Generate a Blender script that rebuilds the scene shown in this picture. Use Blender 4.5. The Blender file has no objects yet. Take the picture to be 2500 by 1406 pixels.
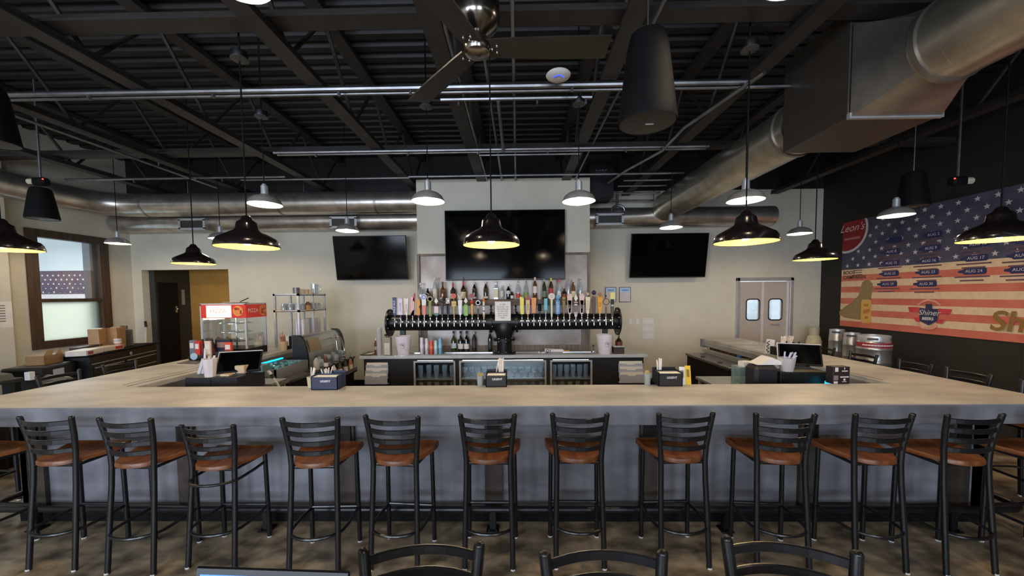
import bpy, bmesh, math, random
from mathutils import Matrix, Vector
random.seed(7)
PI = math.pi
SC = bpy.context.scene
COL = SC.collection
# ------------------------------------------------------------------ camera
F, CX, CY, H = 905.0, 1250.0, 765.0, 1.91
YAW, PIT, ROL = math.radians(0.9), math.radians(-2.85), math.radians(-0.5)
RM = Matrix.Rotation(YAW, 3, 'Z') @ Matrix.Rotation(PI/2+PIT, 3, 'X') @ Matrix.Rotation(ROL, 3, 'Z')
cd = bpy.data.cameras.new('camera'); cam = bpy.data.objects.new('camera', cd); COL.objects.link(cam)
cam.matrix_world = Matrix.Translation((0, 0, H)) @ RM.to_4x4()
cd.sensor_width = 36.0; cd.lens = F/2500*36.0; cd.shift_y = (CY-703)/2500.0; cd.clip_start = 0.05
SC.camera = cam
SC.view_settings.view_transform = 'Standard'; SC.view_settings.look = 'None'
SC.view_settings.exposure = 0.72; SC.view_settings.gamma = 1.0; SC.view_settings.use_curve_mapping = False
SC.cycles.use_denoising = True
SC.cycles.sample_clamp_indirect = 4.0
SC.cycles.max_bounces = 8; SC.cycles.transparent_max_bounces = 16

def W(px, py, X=None, Y=None, Z=None):
    """world point where the sight line through photo pixel (px,py) meets a known plane of the room"""
    d = RM @ Vector(((px-CX)/F, (CY-py)/F, -1.0))
    if X is not None: t = X/d.x
    elif Y is not None: t = Y/d.y
    else: t = (Z-H)/d.z
    return Vector((d.x*t, d.y*t, H+d.z*t))
# ------------------------------------------------------------------ sky and daylight
wd = bpy.data.worlds.new('sky'); SC.world = wd; wd.use_nodes = True
bg = wd.node_tree.nodes['Background']; bg.inputs[0].default_value = (0.72, 0.85, 1.0, 1); bg.inputs[1].default_value = 0.9
def area(name, loc, rot, sx, sy, power, col):
    l = bpy.data.lights.new(name, 'AREA'); l.shape = 'RECTANGLE'; l.size = sx; l.size_y = sy; l.energy = power; l.color = col
    o = bpy.data.objects.new(name, l); COL.objects.link(o); o.location = loc; o.rotation_euler = rot; return o
DAY = (0.72, 0.83, 1.0)
WINS = [(-6.9, -4.1), (-3.3, -0.5), (1.2, 3.6)]           # shop windows in the wall behind the camera
for i, (a, b) in enumerate(WINS):
    area('daylight', ((a+b)/2, -5.38, 1.9), (PI/2, 0, 0), b-a-.1, 2.3, 160 if i < 2 else 85, DAY)
area('daylight_left', (-8.02, -1.2, 1.9), (0, -PI/2, 0), 2.3, 3.6, 110, DAY)

# ------------------------------------------------------------------ mesh helpers
def lin(c):
    c = c/255.0
    return c/12.92 if c <= 0.04045 else ((c+0.055)/1.055)**2.4
def rgb(t): return (lin(t[0]), lin(t[1]), lin(t[2]), 1.0)
class MB:
    def __init__(s): s.v = []; s.f = []; s.mi = []; s.sm = []
    def add(s, vs, fs, mi=0, sm=False):
        n = len(s.v); s.v += [tuple(v) for v in vs]
        for f in fs: s.f.append([n+i for i in f]); s.mi.append(mi); s.sm.append(sm)
        return s
    def bx(s, x0, x1, y0, y1, z0, z1, mi=0, b=0.0, M=None):
        if x0 > x1: x0, x1 = x1, x0
        if y0 > y1: y0, y1 = y1, y0
        if z0 > z1: z0, z1 = z1, z0
        lo, hi = (x0, y0, z0), (x1, y1, z1)
        b = min(b, .45*min(x1-x0, y1-y0, z1-z0))
        if b <= 0:
            vs = [Vector((hi[0] if i & 1 else lo[0], hi[1] if i & 2 else lo[1], hi[2] if i & 4 else lo[2])) for i in range(8)]
            fs = [(0, 2, 3, 1), (4, 5, 7, 6), (0, 1, 5, 4), (2, 6, 7, 3), (0, 4, 6, 2), (1, 3, 7, 5)]
        else:
            vs = []; idx = {}
            for i in range(8):
                for a in range(3):
                    p = []
                    for k in range(3):
                        h_ = bool(i >> k & 1); w = hi[k] if h_ else lo[k]
                        if k != a: w += -b if h_ else b
                        p.append(w)
                    idx[i, a] = len(vs); vs.append(Vector(p))
            fs = []
            for a in range(3):
                o1, o2 = (a+1) % 3, (a+2) % 3
                for sd in (0, 1):
                    q = [idx[(sd << a) | (u << o1) | (w << o2), a] for u, w in ((0, 0), (1, 0), (1, 1), (0, 1))]
                    fs.append(q if sd else q[::-1])
                for u in (0, 1):
                    for w in (0, 1):
                        c0 = (u << o1) | (w << o2); c1 = c0 | (1 << a)
                        q = [idx[c0, o1], idx[c1, o1], idx[c1, o2], idx[c0, o2]]
                        fs.append(q if (u == w) else q[::-1])
            for i in range(8):
                q = [idx[i, 0], idx[i, 1], idx[i, 2]]
                fs.append(q if bin(i).count('1') % 2 else q[::-1])
        if M is not None: vs = [M @ v for v in vs]
        return s.add(vs, fs, mi)
    def cb(s, c, sz, mi=0, b=0.0, M=None):
        return s.bx(c[0]-sz[0]/2, c[0]+sz[0]/2, c[1]-sz[1]/2, c[1]+sz[1]/2, c[2]-sz[2]/2, c[2]+sz[2]/2, mi, b, M)
    def tube(s, pts, r, n=8, mi=0, closed=False, sect=None, up=None):
        """sweep a round (or given (u,v)) section along points"""
        pts = [Vector(p) for p in pts]; m = len(pts)
        rs = r if isinstance(r, (list, tuple)) else [r]*m
        ref = Vector(up) if up else None
        vs = []; pn = None
        for i, p in enumerate(pts):
            if closed: t = pts[(i+1) % m]-pts[i-1]
            else: t = pts[min(i+1, m-1)]-pts[max(i-1, 0)]
            t = t.normalized() if t.length > 1e-9 else Vector((0, 0, 1))
            if ref is not None: a = ref
            elif pn is not None: a = pn
            else: a = Vector((0, 0, 1)) if abs(t.z) < .9 else Vector((0, 1, 0))
            nn = a-t*a.dot(t)
            nn = nn.normalized() if nn.length > 1e-6 else t.orthogonal().normalized()
            pn = nn; bb = t.cross(nn)
            if sect: sec = [(u, w) for u, w in sect]
            else: sec = [(rs[i]*math.cos(2*PI*k/n), rs[i]*math.sin(2*PI*k/n)) for k in range(n)]
            vs += [p+nn*u+bb*w for u, w in sec]
        n = len(sect) if sect else n
        fs = []
        for i in range(m if closed else m-1):
            j = (i+1) % m
            for k in range(n): fs.append((i*n+k, i*n+(k+1) % n, j*n+(k+1) % n, j*n+k))
        if not closed: fs += [tuple(range(n))[::-1], tuple((m-1)*n+k for k in range(n))]
        return s.add(vs, fs, mi, sect is None)
    def lathe(s, prof, c=(0, 0, 0), n=20, mi=0, M=None, sm=True):
        """prof = [(r,z)...] or [(r,z,mi)...] about local z"""
        vs = []; fs = []; ms = []
        rings = []
        for p in prof:
            if p[0] < 1e-6: rings.append([len(vs)]); vs.append(Vector((0, 0, p[1])))
            else:
                rings.append(list(range(len(vs), len(vs)+n)))
                vs += [Vector((p[0]*math.cos(2*PI*k/n), p[0]*math.sin(2*PI*k/n), p[1])) for k in range(n)]
        for i in range(len(prof)-1):
            a, b = rings[i], rings[i+1]; m_ = prof[i][2] if len(prof[i]) > 2 else mi
            for k in range(n):
                k2 = (k+1) % n
                if len(a) == 1 and len(b) == 1: continue
                if len(a) == 1: q = (a[0], b[k2], b[k])
                elif len(b) == 1: q = (a[k], a[k2], b[0])
                else: q = (a[k], a[k2], b[k2], b[k])
                fs.append(q); ms.append(m_)
        T_ = Matrix.Translation(c)
        if M is not None: T_ = T_ @ M
        n0 = len(s.v); s.v += [tuple(T_ @ v) for v in vs]
        for f, m_ in zip(fs, ms): s.f.append([n0+i for i in f]); s.mi.append(m_); s.sm.append(sm)
        return s
    def ext(s, poly, ax, a, b, mi=0, M=None):
        """extrude a 2-D polygon along an axis: X -> (y,z), Y -> (x,z), Z -> (x,y)"""
        def P(p, t): return Vector((t, p[0], p[1])) if ax == 'X' else Vector((p[0], t, p[1])) if ax == 'Y' else Vector((p[0], p[1], t))
        n = len(poly); vs = [P(p, a) for p in poly]+[P(p, b) for p in poly]
        if M is not None: vs = [M @ v for v in vs]
        fs = [tuple(range(n))[::-1], tuple(range(n, 2*n))]+[(i, (i+1) % n, n+(i+1) % n, n+i) for i in range(n)]
        return s.add(vs, fs, mi)
    def ball(s, c, r, n=10, m=6, mi=0, sq=(1, 1, 1)):
        pr = [(math.sin(PI*i/m), -math.cos(PI*i/m)) for i in range(m+1)]
        return s.lathe([(max(0, p[0]), p[1]) for p in pr], c, n, mi, Matrix.Diagonal((r*sq[0], r*sq[1], r*sq[2], 1)))
    def build(s, name, mats, parent=None):
        me = bpy.data.meshes.new(name); me.from_pydata(s.v, [], s.f)
        ms = mats if isinstance(mats, (list, tuple)) else [mats]
        for m in ms: me.materials.append(m)
        me.polygons.foreach_set('material_index', [min(i, len(ms)-1) for i in s.mi])
        me.polygons.foreach_set('use_smooth', s.sm)
        bm = bmesh.new(); bm.from_mesh(me); bmesh.ops.recalc_face_normals(bm, faces=bm.faces); bm.to_mesh(me); bm.free()
        if any(s.sm):
            try: me.set_sharp_from_angle(angle=math.radians(40))
            except Exception: pass
        o = bpy.data.objects.new(name, me); COL.objects.link(o)
        if parent: o.parent = parent
        return o
def thing(name, label, cat, loc=(0, 0, 0), rz=0.0, group=None):
    o = bpy.data.objects.new(name, None); COL.objects.link(o); o.location = loc; o.rotation_euler = (0, 0, rz)
    o.empty_display_size = .1
    o['label'] = label; o['category'] = cat
    if group: o['group'] = group
    return o
def tag(o, label, cat, group=None, kind=None):
    o['label'] = label; o['category'] = cat
    if group: o['group'] = group
    if kind: o['kind'] = kind
    return o
def struct(name, mb, mats, parent=None):
    o = mb.build(name, mats, parent)
    if not parent: o['kind'] = 'structure'
    return o
def copy_tree(o, parent=None):
    c = o.copy(); COL.objects.link(c)
    if parent: c.parent = parent
    for ch in list(o.children): copy_tree(ch, c)
    return c
def place(root, loc, rz, label, group=None):
    root.location = loc; root.rotation_euler = (0, 0, rz); root['label'] = label
    if group: root['group'] = group
    return root
def text(name, s, size, M, mat, parent, ext=0.0006, align='CENTER', space=1.0, shear=0.0, bold=0.0):
    cu = bpy.data.curves.new(name, 'FONT'); cu.body = s; cu.size = size; cu.extrude = ext
    cu.align_x = align; cu.align_y = 'CENTER'; cu.space_line = space; cu.shear = shear; cu.offset = bold
    cu.resolution_u = 3
    tmp = bpy.data.objects.new(name, cu)
    me = bpy.data.meshes.new_from_object(tmp); bpy.data.objects.remove(tmp); bpy.data.curves.remove(cu)
    me.name = name; me.transform(M); me.materials.clear(); me.materials.append(mat)
    o = bpy.data.objects.new(name, me); COL.objects.link(o)
    if parent: o.parent = parent
    return o
def face_front(x, y, z, rz=0.0, tilt=0.0):   # text upright, readable from -Y
    return Matrix.Translation((x, y, z)) @ Matrix.Rotation(rz, 4, 'Z') @ Matrix.Rotation(PI/2+tilt, 4, 'X')

# ------------------------------------------------------------------ materials
def pm(name, col, rough=.5, metal=0.0, ns=8.0, na=.12, bump=0.0, bs=None, spec=.5, emit=None, es=0.0, stretch=None, col2=None, coat=0.0, detail=3.0, alpha=None):
    m = bpy.data.materials.new(name); m.use_nodes = True; nt = m.node_tree; N = nt.nodes; L = nt.links
    p = N['Principled BSDF']; p.inputs['Roughness'].default_value = rough; p.inputs['Metallic'].default_value = metal
    p.inputs['Specular IOR Level'].default_value = spec
    if coat: p.inputs['Coat Weight'].default_value = coat
    c = rgb(col); c2 = rgb(col2) if col2 else tuple(min(1, x*(1+na)) for x in c[:3])+(1,)
    c1 = c if col2 else tuple(x*(1-na) for x in c[:3])+(1,)
    tc = N.new('ShaderNodeTexCoord'); mp = N.new('ShaderNodeMapping'); L.new(tc.outputs['Object'], mp.inputs[0])
    if stretch: mp.inputs['Scale'].default_value = stretch
    nz = N.new('ShaderNodeTexNoise'); nz.inputs['Scale'].default_value = ns; nz.inputs['Detail'].default_value = detail
    L.new(mp.outputs[0], nz.inputs['Vector'])
    cr = N.new('ShaderNodeValToRGB'); cr.color_ramp.elements[0].position = .35; cr.color_ramp.elements[1].position = .65
    cr.color_ramp.elements[0].color = c1; cr.color_ramp.elements[1].color = c2
    L.new(nz.outputs['Fac'], cr.inputs[0]); L.new(cr.outputs[0], p.inputs['Base Color'])
    if bump:
        b = N.new('ShaderNodeBump'); b.inputs['Strength'].default_value = bump; b.inputs['Distance'].default_value = .01
        if bs:
            n2 = N.new('ShaderNodeTexNoise'); n2.inputs['Scale'].default_value = bs; L.new(mp.outputs[0], n2.inputs['Vector']); L.new(n2.outputs['Fac'], b.inputs['Height'])
        else: L.new(nz.outputs['Fac'], b.inputs['Height'])
        L.new(b.outputs[0], p.inputs['Normal'])
    if emit: p.inputs['Emission Color'].default_value = rgb(emit); p.inputs['Emission Strength'].default_value = es
    return m
def glassm(name, tint=(235, 245, 245), refl=.12, rough=.03, body=0.0, bodycol=(200, 210, 215)):
    """clear thin glass: lets light straight through, mirrors at grazing angles"""
    m = bpy.data.materials.new(name); m.use_nodes = True; nt = m.node_tree; N = nt.nodes; L = nt.links
    for n in list(N):
        if n.type == 'BSDF_PRINCIPLED': N.remove(n)
    out = [n for n in N if n.type == 'OUTPUT_MATERIAL'][0]
    tr = N.new('ShaderNodeBsdfTransparent'); tr.inputs[0].default_value = rgb(tint)
    gl = N.new('ShaderNodeBsdfGlossy'); gl.inputs['Roughness'].default_value = rough; gl.inputs[0].default_value = (1, 1, 1, 1)
    lw = N.new('ShaderNodeLayerWeight'); lw.inputs[0].default_value = .35
    nz = N.new('ShaderNodeTexNoise'); nz.inputs['Scale'].default_value = 30
    ad = N.new('ShaderNodeMath'); ad.operation = 'MULTIPLY_ADD'; ad.inputs[1].default_value = .75; ad.inputs[2].default_value = refl
    L.new(lw.outputs['Facing'], ad.inputs[0])
    mx = N.new('ShaderNodeMixShader'); L.new(ad.outputs[0], mx.inputs[0]); L.new(tr.outputs[0], mx.inputs[1]); L.new(gl.outputs[0], mx.inputs[2])
    last = mx
    if body > 0:
        df = N.new('ShaderNodeBsdfTranslucent' if 'frost' in name else 'ShaderNodeBsdfDiffuse'); df.inputs[0].default_value = rgb(bodycol)
        mr = N.new('ShaderNodeMapRange'); mr.inputs[3].default_value = body*.8; mr.inputs[4].default_value = min(1, body*1.2); L.new(nz.outputs[0], mr.inputs[0])
        m2 = N.new('ShaderNodeMixShader'); L.new(mr.outputs[0], m2.inputs[0]); L.new(mx.outputs[0], m2.inputs[1]); L.new(df.outputs[0], m2.inputs[2]); last = m2
    L.new(last.outputs[0], out.inputs[0])
    return m
def spiral(name, col, rough, axis):
    """galvanised spiral duct: seam bump winding round the pipe, mottled zinc"""
    m = pm(name, col, rough, .88, 5.0, .18, detail=6)
    nt = m.node_tree; N = nt.nodes; L = nt.links; p = N['Principled BSDF']
    tc = N.new('ShaderNodeTexCoord'); sx = N.new('ShaderNodeSeparateXYZ'); L.new(tc.outputs['Object'], sx.inputs[0])
    ml = N.new('ShaderNodeMath'); ml.operation = 'MULTIPLY_ADD'; ml.inputs[1].default_value = 8.0
    L.new(sx.outputs['X' if axis == 'X' else 'Y'], ml.inputs[0]); 
    m3 = N.new('ShaderNodeMath'); m3.operation = 'MULTIPLY'; m3.inputs[1].default_value = 1.6; L.new(sx.outputs['Z'], m3.inputs[0]); L.new(m3.outputs[0], ml.inputs[2])
    fr = N.new('ShaderNodeMath'); fr.operation = 'FRACT'; L.new(ml.outputs[0], fr.inputs[0])
    gt = N.new('ShaderNodeMath'); gt.operation = 'LESS_THAN'; gt.inputs[1].default_value = .1; L.new(fr.outputs[0], gt.inputs[0])
    b = N.new('ShaderNodeBump'); b.inputs['Strength'].default_value = .8; b.inputs['Distance'].default_value = .008
    L.new(gt.outputs[0], b.inputs['Height']); L.new(b.outputs[0], p.inputs['Normal'])
    return m
def wood(name, c1, c2, axis, rough=.4, sc=1.0):
    st = {'X': (2*sc, 26*sc, 26*sc), 'Y': (26*sc, 2*sc, 26*sc), 'Z': (26*sc, 26*sc, 2*sc)}[axis]
    return pm(name, c1, rough, 0, 1.0, .1, .12, None, .5, stretch=st, col2=c2, detail=5)
M = {}
M['wall'] = pm('painted_wall', (216, 211, 194), .75, 0, 3, .03, .05, 90)
M['wallblack'] = pm('black_painted_wall', (33, 30, 27), .7, 0, 4, .12, .05, 90)
M['dark'] = pm('dark_green_paint', (48, 50, 46), .6, 0, 4, .1)
M['ochre'] = pm('ochre_paint', (176, 132, 60), .7, 0, 3, .06)
M['ceil'] = pm('black_ceiling_paint', (27, 25, 25), .6, 0, 5, .15)
M['steelblack'] = pm('black_paint_bounce_lit', (47, 43, 41), .55, 0, 6, .15)  # same black paint as the deck, paler: floor bounce light put into the colour
M['conduit'] = pm('galvanised_conduit', (140, 140, 144), .35, .9, 8, .15)
M['concrete'] = pm('bar_top_concrete', (168, 165, 161), .4, 0, 2.0, .1, .04, 60, col2=(202, 198, 191), detail=8, stretch=(1, 2.2, 1))
M['concrete_front'] = pm('bar_front_concrete', (112, 112, 118), .5, 0, 2.2, .12, .05, 60, col2=(142, 142, 148), detail=7, stretch=(1, 1, 2.5))
M['floor'] = pm('stained_concrete_floor', (98, 86, 69), .36, 0, 4.5, .2, .03, 40, col2=(190, 170, 140), detail=9, stretch=(1, 1.6, 1))
M['brownpost'] = pm('dark_brown_post', (70, 60, 52), .55, 0, 10, .2)
M['black'] = pm('black_satin', (16, 16, 18), .4, 0, 10, .2)
M['blackmatte'] = pm('black_matte', (8, 8, 9), .75, 0, 10, .2, spec=.25)
M['frame'] = pm('charcoal_powder_coat', (25, 25, 27), .28, 0, 20, .12)
M['navyblk'] = pm('blue_black_panel', (18, 20, 27), .45, 0, 8, .15)
M['steel'] = pm('brushed_stainless', (186, 186, 184), .3, .8, 3, .08, stretch=(1, 30, 30))
M['chrome'] = pm('chrome', (225, 225, 228), .12, 1.0, 10, .03)
M['steel_dark_reflection'] = pm('stainless_dark_reflection', (124, 121, 116), .3, .95, 3, .12)  # darker steel: the dark ceiling's reflection is put into the base colour
M['alu'] = pm('aluminium', (200, 202, 206), .35, .55, 10, .06)
M['galv'] = pm('galvanised_sheet', (160, 154, 146), .38, .85, 4, .2, detail=6)
M['spx'] = spiral('spiral_duct_x', (200, 194, 186), .3, 'X')
M['spy'] = spiral('spiral_duct_y', (190, 182, 166), .33, 'Y')
M['seat'] = wood('seat_wood', (98, 55, 27), (138, 84, 45), 'Y', .35, .6)
M['wframe'] = wood('dark_window_wood', (62, 46, 34), (84, 64, 48), 'Z', .5)
M['shelfwood'] = wood('weathered_shelf_wood', (84, 66, 50), (118, 94, 70), 'X', .55)
M['plank'] = wood('weathered_plank', (92, 80, 70), (128, 114, 100), 'Z', .55)
M['wsteel'] = pm('blue_grey_sheet', (146, 150, 160), .35, .6, 3, .08)
M['white'] = pm('white_paint', (226, 224, 220), .5, 0, 6, .03)
M['paper'] = pm('paper', (238, 234, 228), .8, 0, 6, .03)
M['cream'] = pm('cream_card', (226, 200, 160), .7, 0, 6, .05)
M['glass'] = glassm('clear_glass')
M['glasspane'] = glassm('cabinet_glass', (240, 244, 244), .05)
M['frost'] = glassm('frosted_glass', (230, 240, 236), .06, .3, .85, (206, 206, 192))
M['plasticclr'] = glassm('cloudy_plastic', (235, 235, 235), .1, .2, .5, (228, 224, 226))
M['drinkglass'] = glassm('glassware', (236, 242, 246), .14, .05, .22, (222, 230, 236))
M['screen'] = pm('tv_screen_glass', (4, 4, 5), .1, 0, 6, .1, spec=.16)
M['tvbody'] = pm('tv_bezel', (10, 10, 11), .4, 0, 6, .1)
M['bulb'] = pm('lit_bulb', (255, 240, 215), .5, 0, 6, .02, emit=(255, 226, 184), es=215.0)
M['bulbs'] = pm('lit_bulb_bright', (255, 244, 225), .5, 0, 6, .02, emit=(255, 232, 200), es=370.0)
M['gold'] = pm('yellow_enamel_lining', (250, 214, 92), .5, 0, 6, .04)
M['shade'] = pm('black_enamel_shade', (26, 20, 20), .22, 0, 8, .15, coat=.5)
M['shadew'] = pm('white_enamel_lining', (244, 238, 224), .5, 0, 6, .03)
M['silver'] = pm('spun_aluminium_shade', (206, 200, 194), .3, .6, 8, .08)
M['fanblade'] = pm('dark_fan_blade', (46, 40, 35), .4, 0, 8, .15)
M['nickel'] = pm('brushed_nickel', (150, 144, 136), .2, 1.0, 8, .06)
M['cyan'] = pm('cyan_led', (30, 200, 235), .4, 0, 6, .05, emit=(20, 190, 235), es=1.0)
M['blueled'] = pm('blue_led', (60, 90, 255), .4, 0, 6, .02, emit=(50, 70, 255), es=1.2)
M['redled'] = pm('red_led', (255, 50, 50), .4, 0, 6, .02, emit=(255, 40, 40), es=6.0)
M['laptopscreen'] = pm('lit_laptop_screen', (60, 120, 235), .3, 0, 2, .05, emit=(56, 120, 235), es=.8)
M['screenlite'] = pm('lit_laptop_window', (150, 185, 245), .3, 0, 2, .05, emit=(150, 190, 250), es=.8)
_cm = {}
def cm(r, g, b, rough=.45, metal=0.0):
    k = (r, g, b, rough, metal)
    if k not in _cm: _cm[k] = pm('paint_%d_%d_%d' % (r, g, b), (r, g, b), rough, metal, 14, .06)
    return _cm[k]

# ------------------------------------------------------------------ room shell
XL, XR, YB, YF, ZC = -8.1, 6.2, 7.7, -5.5, 4.72
struct('floor', MB().bx(XL-.2, XR+.2, YF-.2, 9.6, -.1, 0), M['floor'])
# corrugated roof deck
prof = []; y = YF-.2
while y < YB+.2:
    prof += [(y, ZC), (y+.09, ZC), (y+.115, ZC+.05), (y+.175, ZC+.05)]; y += .2
mb = MB(); n = len(prof)
vs = [(XL-.2, p[0], p[1]) for p in prof]+[(XR+.2, p[0], p[1]) for p in prof]
mb.add(vs, [(i, i+1, n+i+1, n+i) for i in range(n-1)]); mb.bx(XL-.2, XR+.2, YF-.2, YB+.2, ZC+.08, ZC+.14)
struct('ceiling', mb, M['ceil'])
# back wall with doorway (left) and kitchen door (right)
dw0, dw1, dwz = W(345, 656, Y=YB).x, W(557, 656, Y=YB).x, 2.5
kd0, kd1, kdz = W(1797, 676, Y=YB).x, W(1936, 676, Y=YB).x, 2.22
ZP = 4.0
mb = MB()
for a, b, z0 in ((XL-.2, dw0, 0), (dw0, dw1, dwz), (dw1, kd0, 0), (kd0, kd1, kdz), (kd1, XR+.2, 0)):
    mb.bx(a, b, YB, YB+.15, z0, ZP, 0)
mb.bx(XL-.2, XR+.2, YB-.012, YB+.15, ZP, ZC+.1, 1)
struct('wall_back', mb, [M['wall'], M['ceil']])
mb = MB()
for a, b in ((dw1, kd0), (kd1+.02, XR), (XL, dw0)): mb.bx(a, b, YB-.015, YB, 0, .15, 0)
struct('baseboard_back', mb, M['blackmatte'])
# left wall with window
wy0, wy1, wz0, wz1 = W(60, 555, X=XL).y, W(257, 588, X=XL).y, 1.06, 3.09
mb = MB()
mb.bx(XL-.15, XL, YF, wy0, 0, ZC+.1); mb.bx(XL-.15, XL, wy1, YB+.05, 0, ZC+.1)
mb.bx(XL-.15, XL, wy0, wy1, 0, wz0); mb.bx(XL-.15, XL, wy0, wy1, wz1, ZC+.1)
mb.bx(XL, XL+.16, YF, wy0-.34, 0, ZC)                 # thicker bay nearer the front
struct('wall_left', mb, [M['wall'], M['ceil']])
fr = .13
win = MB()
win.bx(XL-.1, XL+.03, wy0-.02, wy0+fr, wz0, wz1); win.bx(XL-.1, XL+.03, wy1-fr, wy1+.02, wz0, wz1)
win.bx(XL-.1, XL+.03, wy0+fr, wy1-fr, wz1-fr, wz1); win.bx(XL-.1, XL+.03, wy0+fr, wy1-fr, wz0, wz0+fr)
zt = 1.885
win.bx(XL-.09, XL+.0, wy0+fr, wy1-fr, zt-.03, zt+.03)
wo = struct('window_1', win, M['wframe'])
MB().bx(XL-.06, XL-.05, wy0+fr, wy1-fr, zt+.03, wz1-fr).build('clear_pane', M['glasspane'], wo)
MB().bx(XL-.06, XL-.05, wy0+fr, wy1-fr, wz0+fr, zt-.03).build('frosted_pane', M['frost'], wo)
MB().bx(XL-.24, XL-.1, wy1-.2, wy1-.13, wz0, wz1).bx(XL-.24, XL-.1, wy0-.02, wy0+.08, wz0, wz1).build('reveal', cm(120, 118, 122), wo)
# right wall, painted black
struct('wall_right', MB().bx(XR, XR+.15, YF, YB+.15, 0, ZC+.1), M['wallblack'])
# black pilaster strip on the right wall
struct('trim_1', MB().bx(XR-.03, XR, 4.25, 4.6, 0, 1.25), M['wallblack'])
# wall behind the camera with shop windows
mb = MB(); xs = [XL-.15]
for a, b in WINS: xs += [a, b]
xs.append(XR+.15)
for i in range(0, len(xs), 2): mb.bx(xs[i], xs[i+1], YF-.15, YF, 0, ZC)
for a, b in WINS: mb.bx(a, b, YF-.15, YF, 0, .6); mb.bx(a, b, YF-.15, YF, 3.1, ZC)
struct('wall_front', mb, M['wall'])
for i, (a, b) in enumerate(WINS):
    w = MB()
    for t in (0, 1/3, 2/3, 1): w.bx(a+(b-a)*t-.03, a+(b-a)*t+.03, YF-.1, YF-.02, .6, 3.1)
    w.bx(a, b, YF-.1, YF-.02, 2.4, 2.46)
    o = struct('window_%d' % (i+2), w, M['black'])
    MB().bx(a, b, YF-.07, YF-.06, .6, 3.1).build('pane', M['glasspane'], o)
# corridor beyond the doorway
mb = MB(); cx = dw0+.12
mb.bx(cx-.12, cx, YB+.15, 8.75, 0, 2.9, 0)
struct('wall_corridor_left', mb, M['dark'])
struct('wall_corridor_back', MB().bx(cx-.2, dw1+1.5, 8.7, 8.8, 0, 2.9), M['ochre'])
struct('ceiling_corridor', MB().bx(cx-.2, dw1+1.5, YB+.15, 8.8, 2.8, 2.9), M['wall'])
struct('wall_corridor_right', MB().bx(dw1+1.4, dw1+1.5, YB+.15, 8.7, 0, 2.8), M['ochre'])
d = MB().bx(cx, cx+.03, 7.9, 8.35, 0, 2.25)
do = struct('door_1', d, M['blackmatte'])
MB().bx(cx+.03, cx+.045, 8.26, 8.3, 1.58, 1.72).ball((cx+.06, 8.28, 1.66), .025).build('door_handle', M['chrome'], do)
tag(MB().bx(cx, cx+.012, 8.47, 8.54, 1.75, 2.1).build('door_sign', cm(150, 146, 136)), 'narrow pale plate on dark corridor wall beside black door', 'sign')
# next room seen through the window
struct('wall_outside', MB().bx(-16, -8.3, 10.6, 10.7, 0, 5), pm('grey_concrete_block', (216, 218, 216), .8, 0, 1.2, .06, detail=6, emit=None))
# kitchen double doors
dk = MB()
dk.bx(kd0-.0, kd0+.07, YB-.04, YB+.1, 0, kdz, 0, .008); dk.bx(kd1-.07, kd1, YB-.04, YB+.1, 0, kdz, 0, .008); dk.bx(kd0, kd1, YB-.04, YB+.1, kdz-.07, kdz, 0, .008)
ko = struct('door_2', dk, M['alu'])
kmid = (kd0+kd1)/2
DP = pm('grey_swing_door', (196, 184, 174), .5, 0, 5, .04)
for i, (a, b) in enumerate(((kd0+.075, kmid-.004), (kmid+.004, kd1-.075))):
    lf = MB(); y0, y1 = YB+.0, YB+.04; xm = (a+b)/2+(.03 if i == 0 else -.02); w2, z0, z1 = .125, 1.36, 1.77
    lf.bx(a, xm-w2, y0, y1, .02, kdz-.08); lf.bx(xm+w2, b, y0, y1, .02, kdz-.08); lf.bx(xm-w2, xm+w2, y0, y1, .02, z0); lf.bx(xm-w2, xm+w2, y0, y1, z1, kdz-.08)
    lo = lf.build('door_leaf', DP, ko)
    sxx = b if i == 0 else a
    MB().bx(b-.045, b, YB-.008, YB, .02, kdz-.08).build('edge_guard', cm(226, 222, 220), lo)
    rr = []
    for ca, (qx, qz) in zip((0, 90, 180, 270), ((1, 1), (-1, 1), (-1, -1), (1, -1))):
        for t in range(5):
            an = math.radians(ca+t*22.5); rr.append((xm+qx*(w2-.05)+.06*math.cos(an), YB-.004, (z0+z1)/2+qz*((z1-z0)/2-.05)+.06*math.sin(an)))
    MB().tube(rr, .013, 6, 0, True).build('window_gasket', M['black'], lo)
    # corner fillers make the opening rounded
    MB().bx(xm-w2, xm+w2, YB+.012, YB+.02, z0, z1).build('window_pane', M['glasspane'], lo)
    if i: MB().bx(xm-.09, xm+.09, YB-.02, YB, 1.24, 1.27).build('handle', M['alu'], lo)
struct('wall_kitchen', MB().bx(kd0-1.5, kd1+.6, 9.2, 9.3, 0, 3), cm(205, 212, 222))
struct('ceiling_kitchen', MB().bx(kd0-1.5, kd1+.6, YB+.15, 9.3, 2.9, 3), M['white'])
area('kitchen_light', ((kd0+kd1)/2, 8.5, 2.85), (0, 0, 0), 1.2, .6, 40, (.9, .95, 1))
area('corridor_light', (dw1+.5, 8.2, 2.75), (0, 0, 0), .6, .3, 4, (1, .8, .55))
area('window_wall_fill', (-11, 8.6, 4.8), (math.radians(-35), 0, 0), 4, 2, 420, (.88, .94, 1.0))  # added fill lamp, unseen, to brighten the wall beyond the window
# shaft in the middle of the back wall
YS = 6.6
sx0, sx1 = W(1018, 560, Y=YS).x, W(1440, 560, Y=YS).x
zs = W(1230, 436, Y=YS).z
struct('wall_shaft', MB().bx(sx0, sx1, YS, YB, .93, zs), M['wall'])

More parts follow.
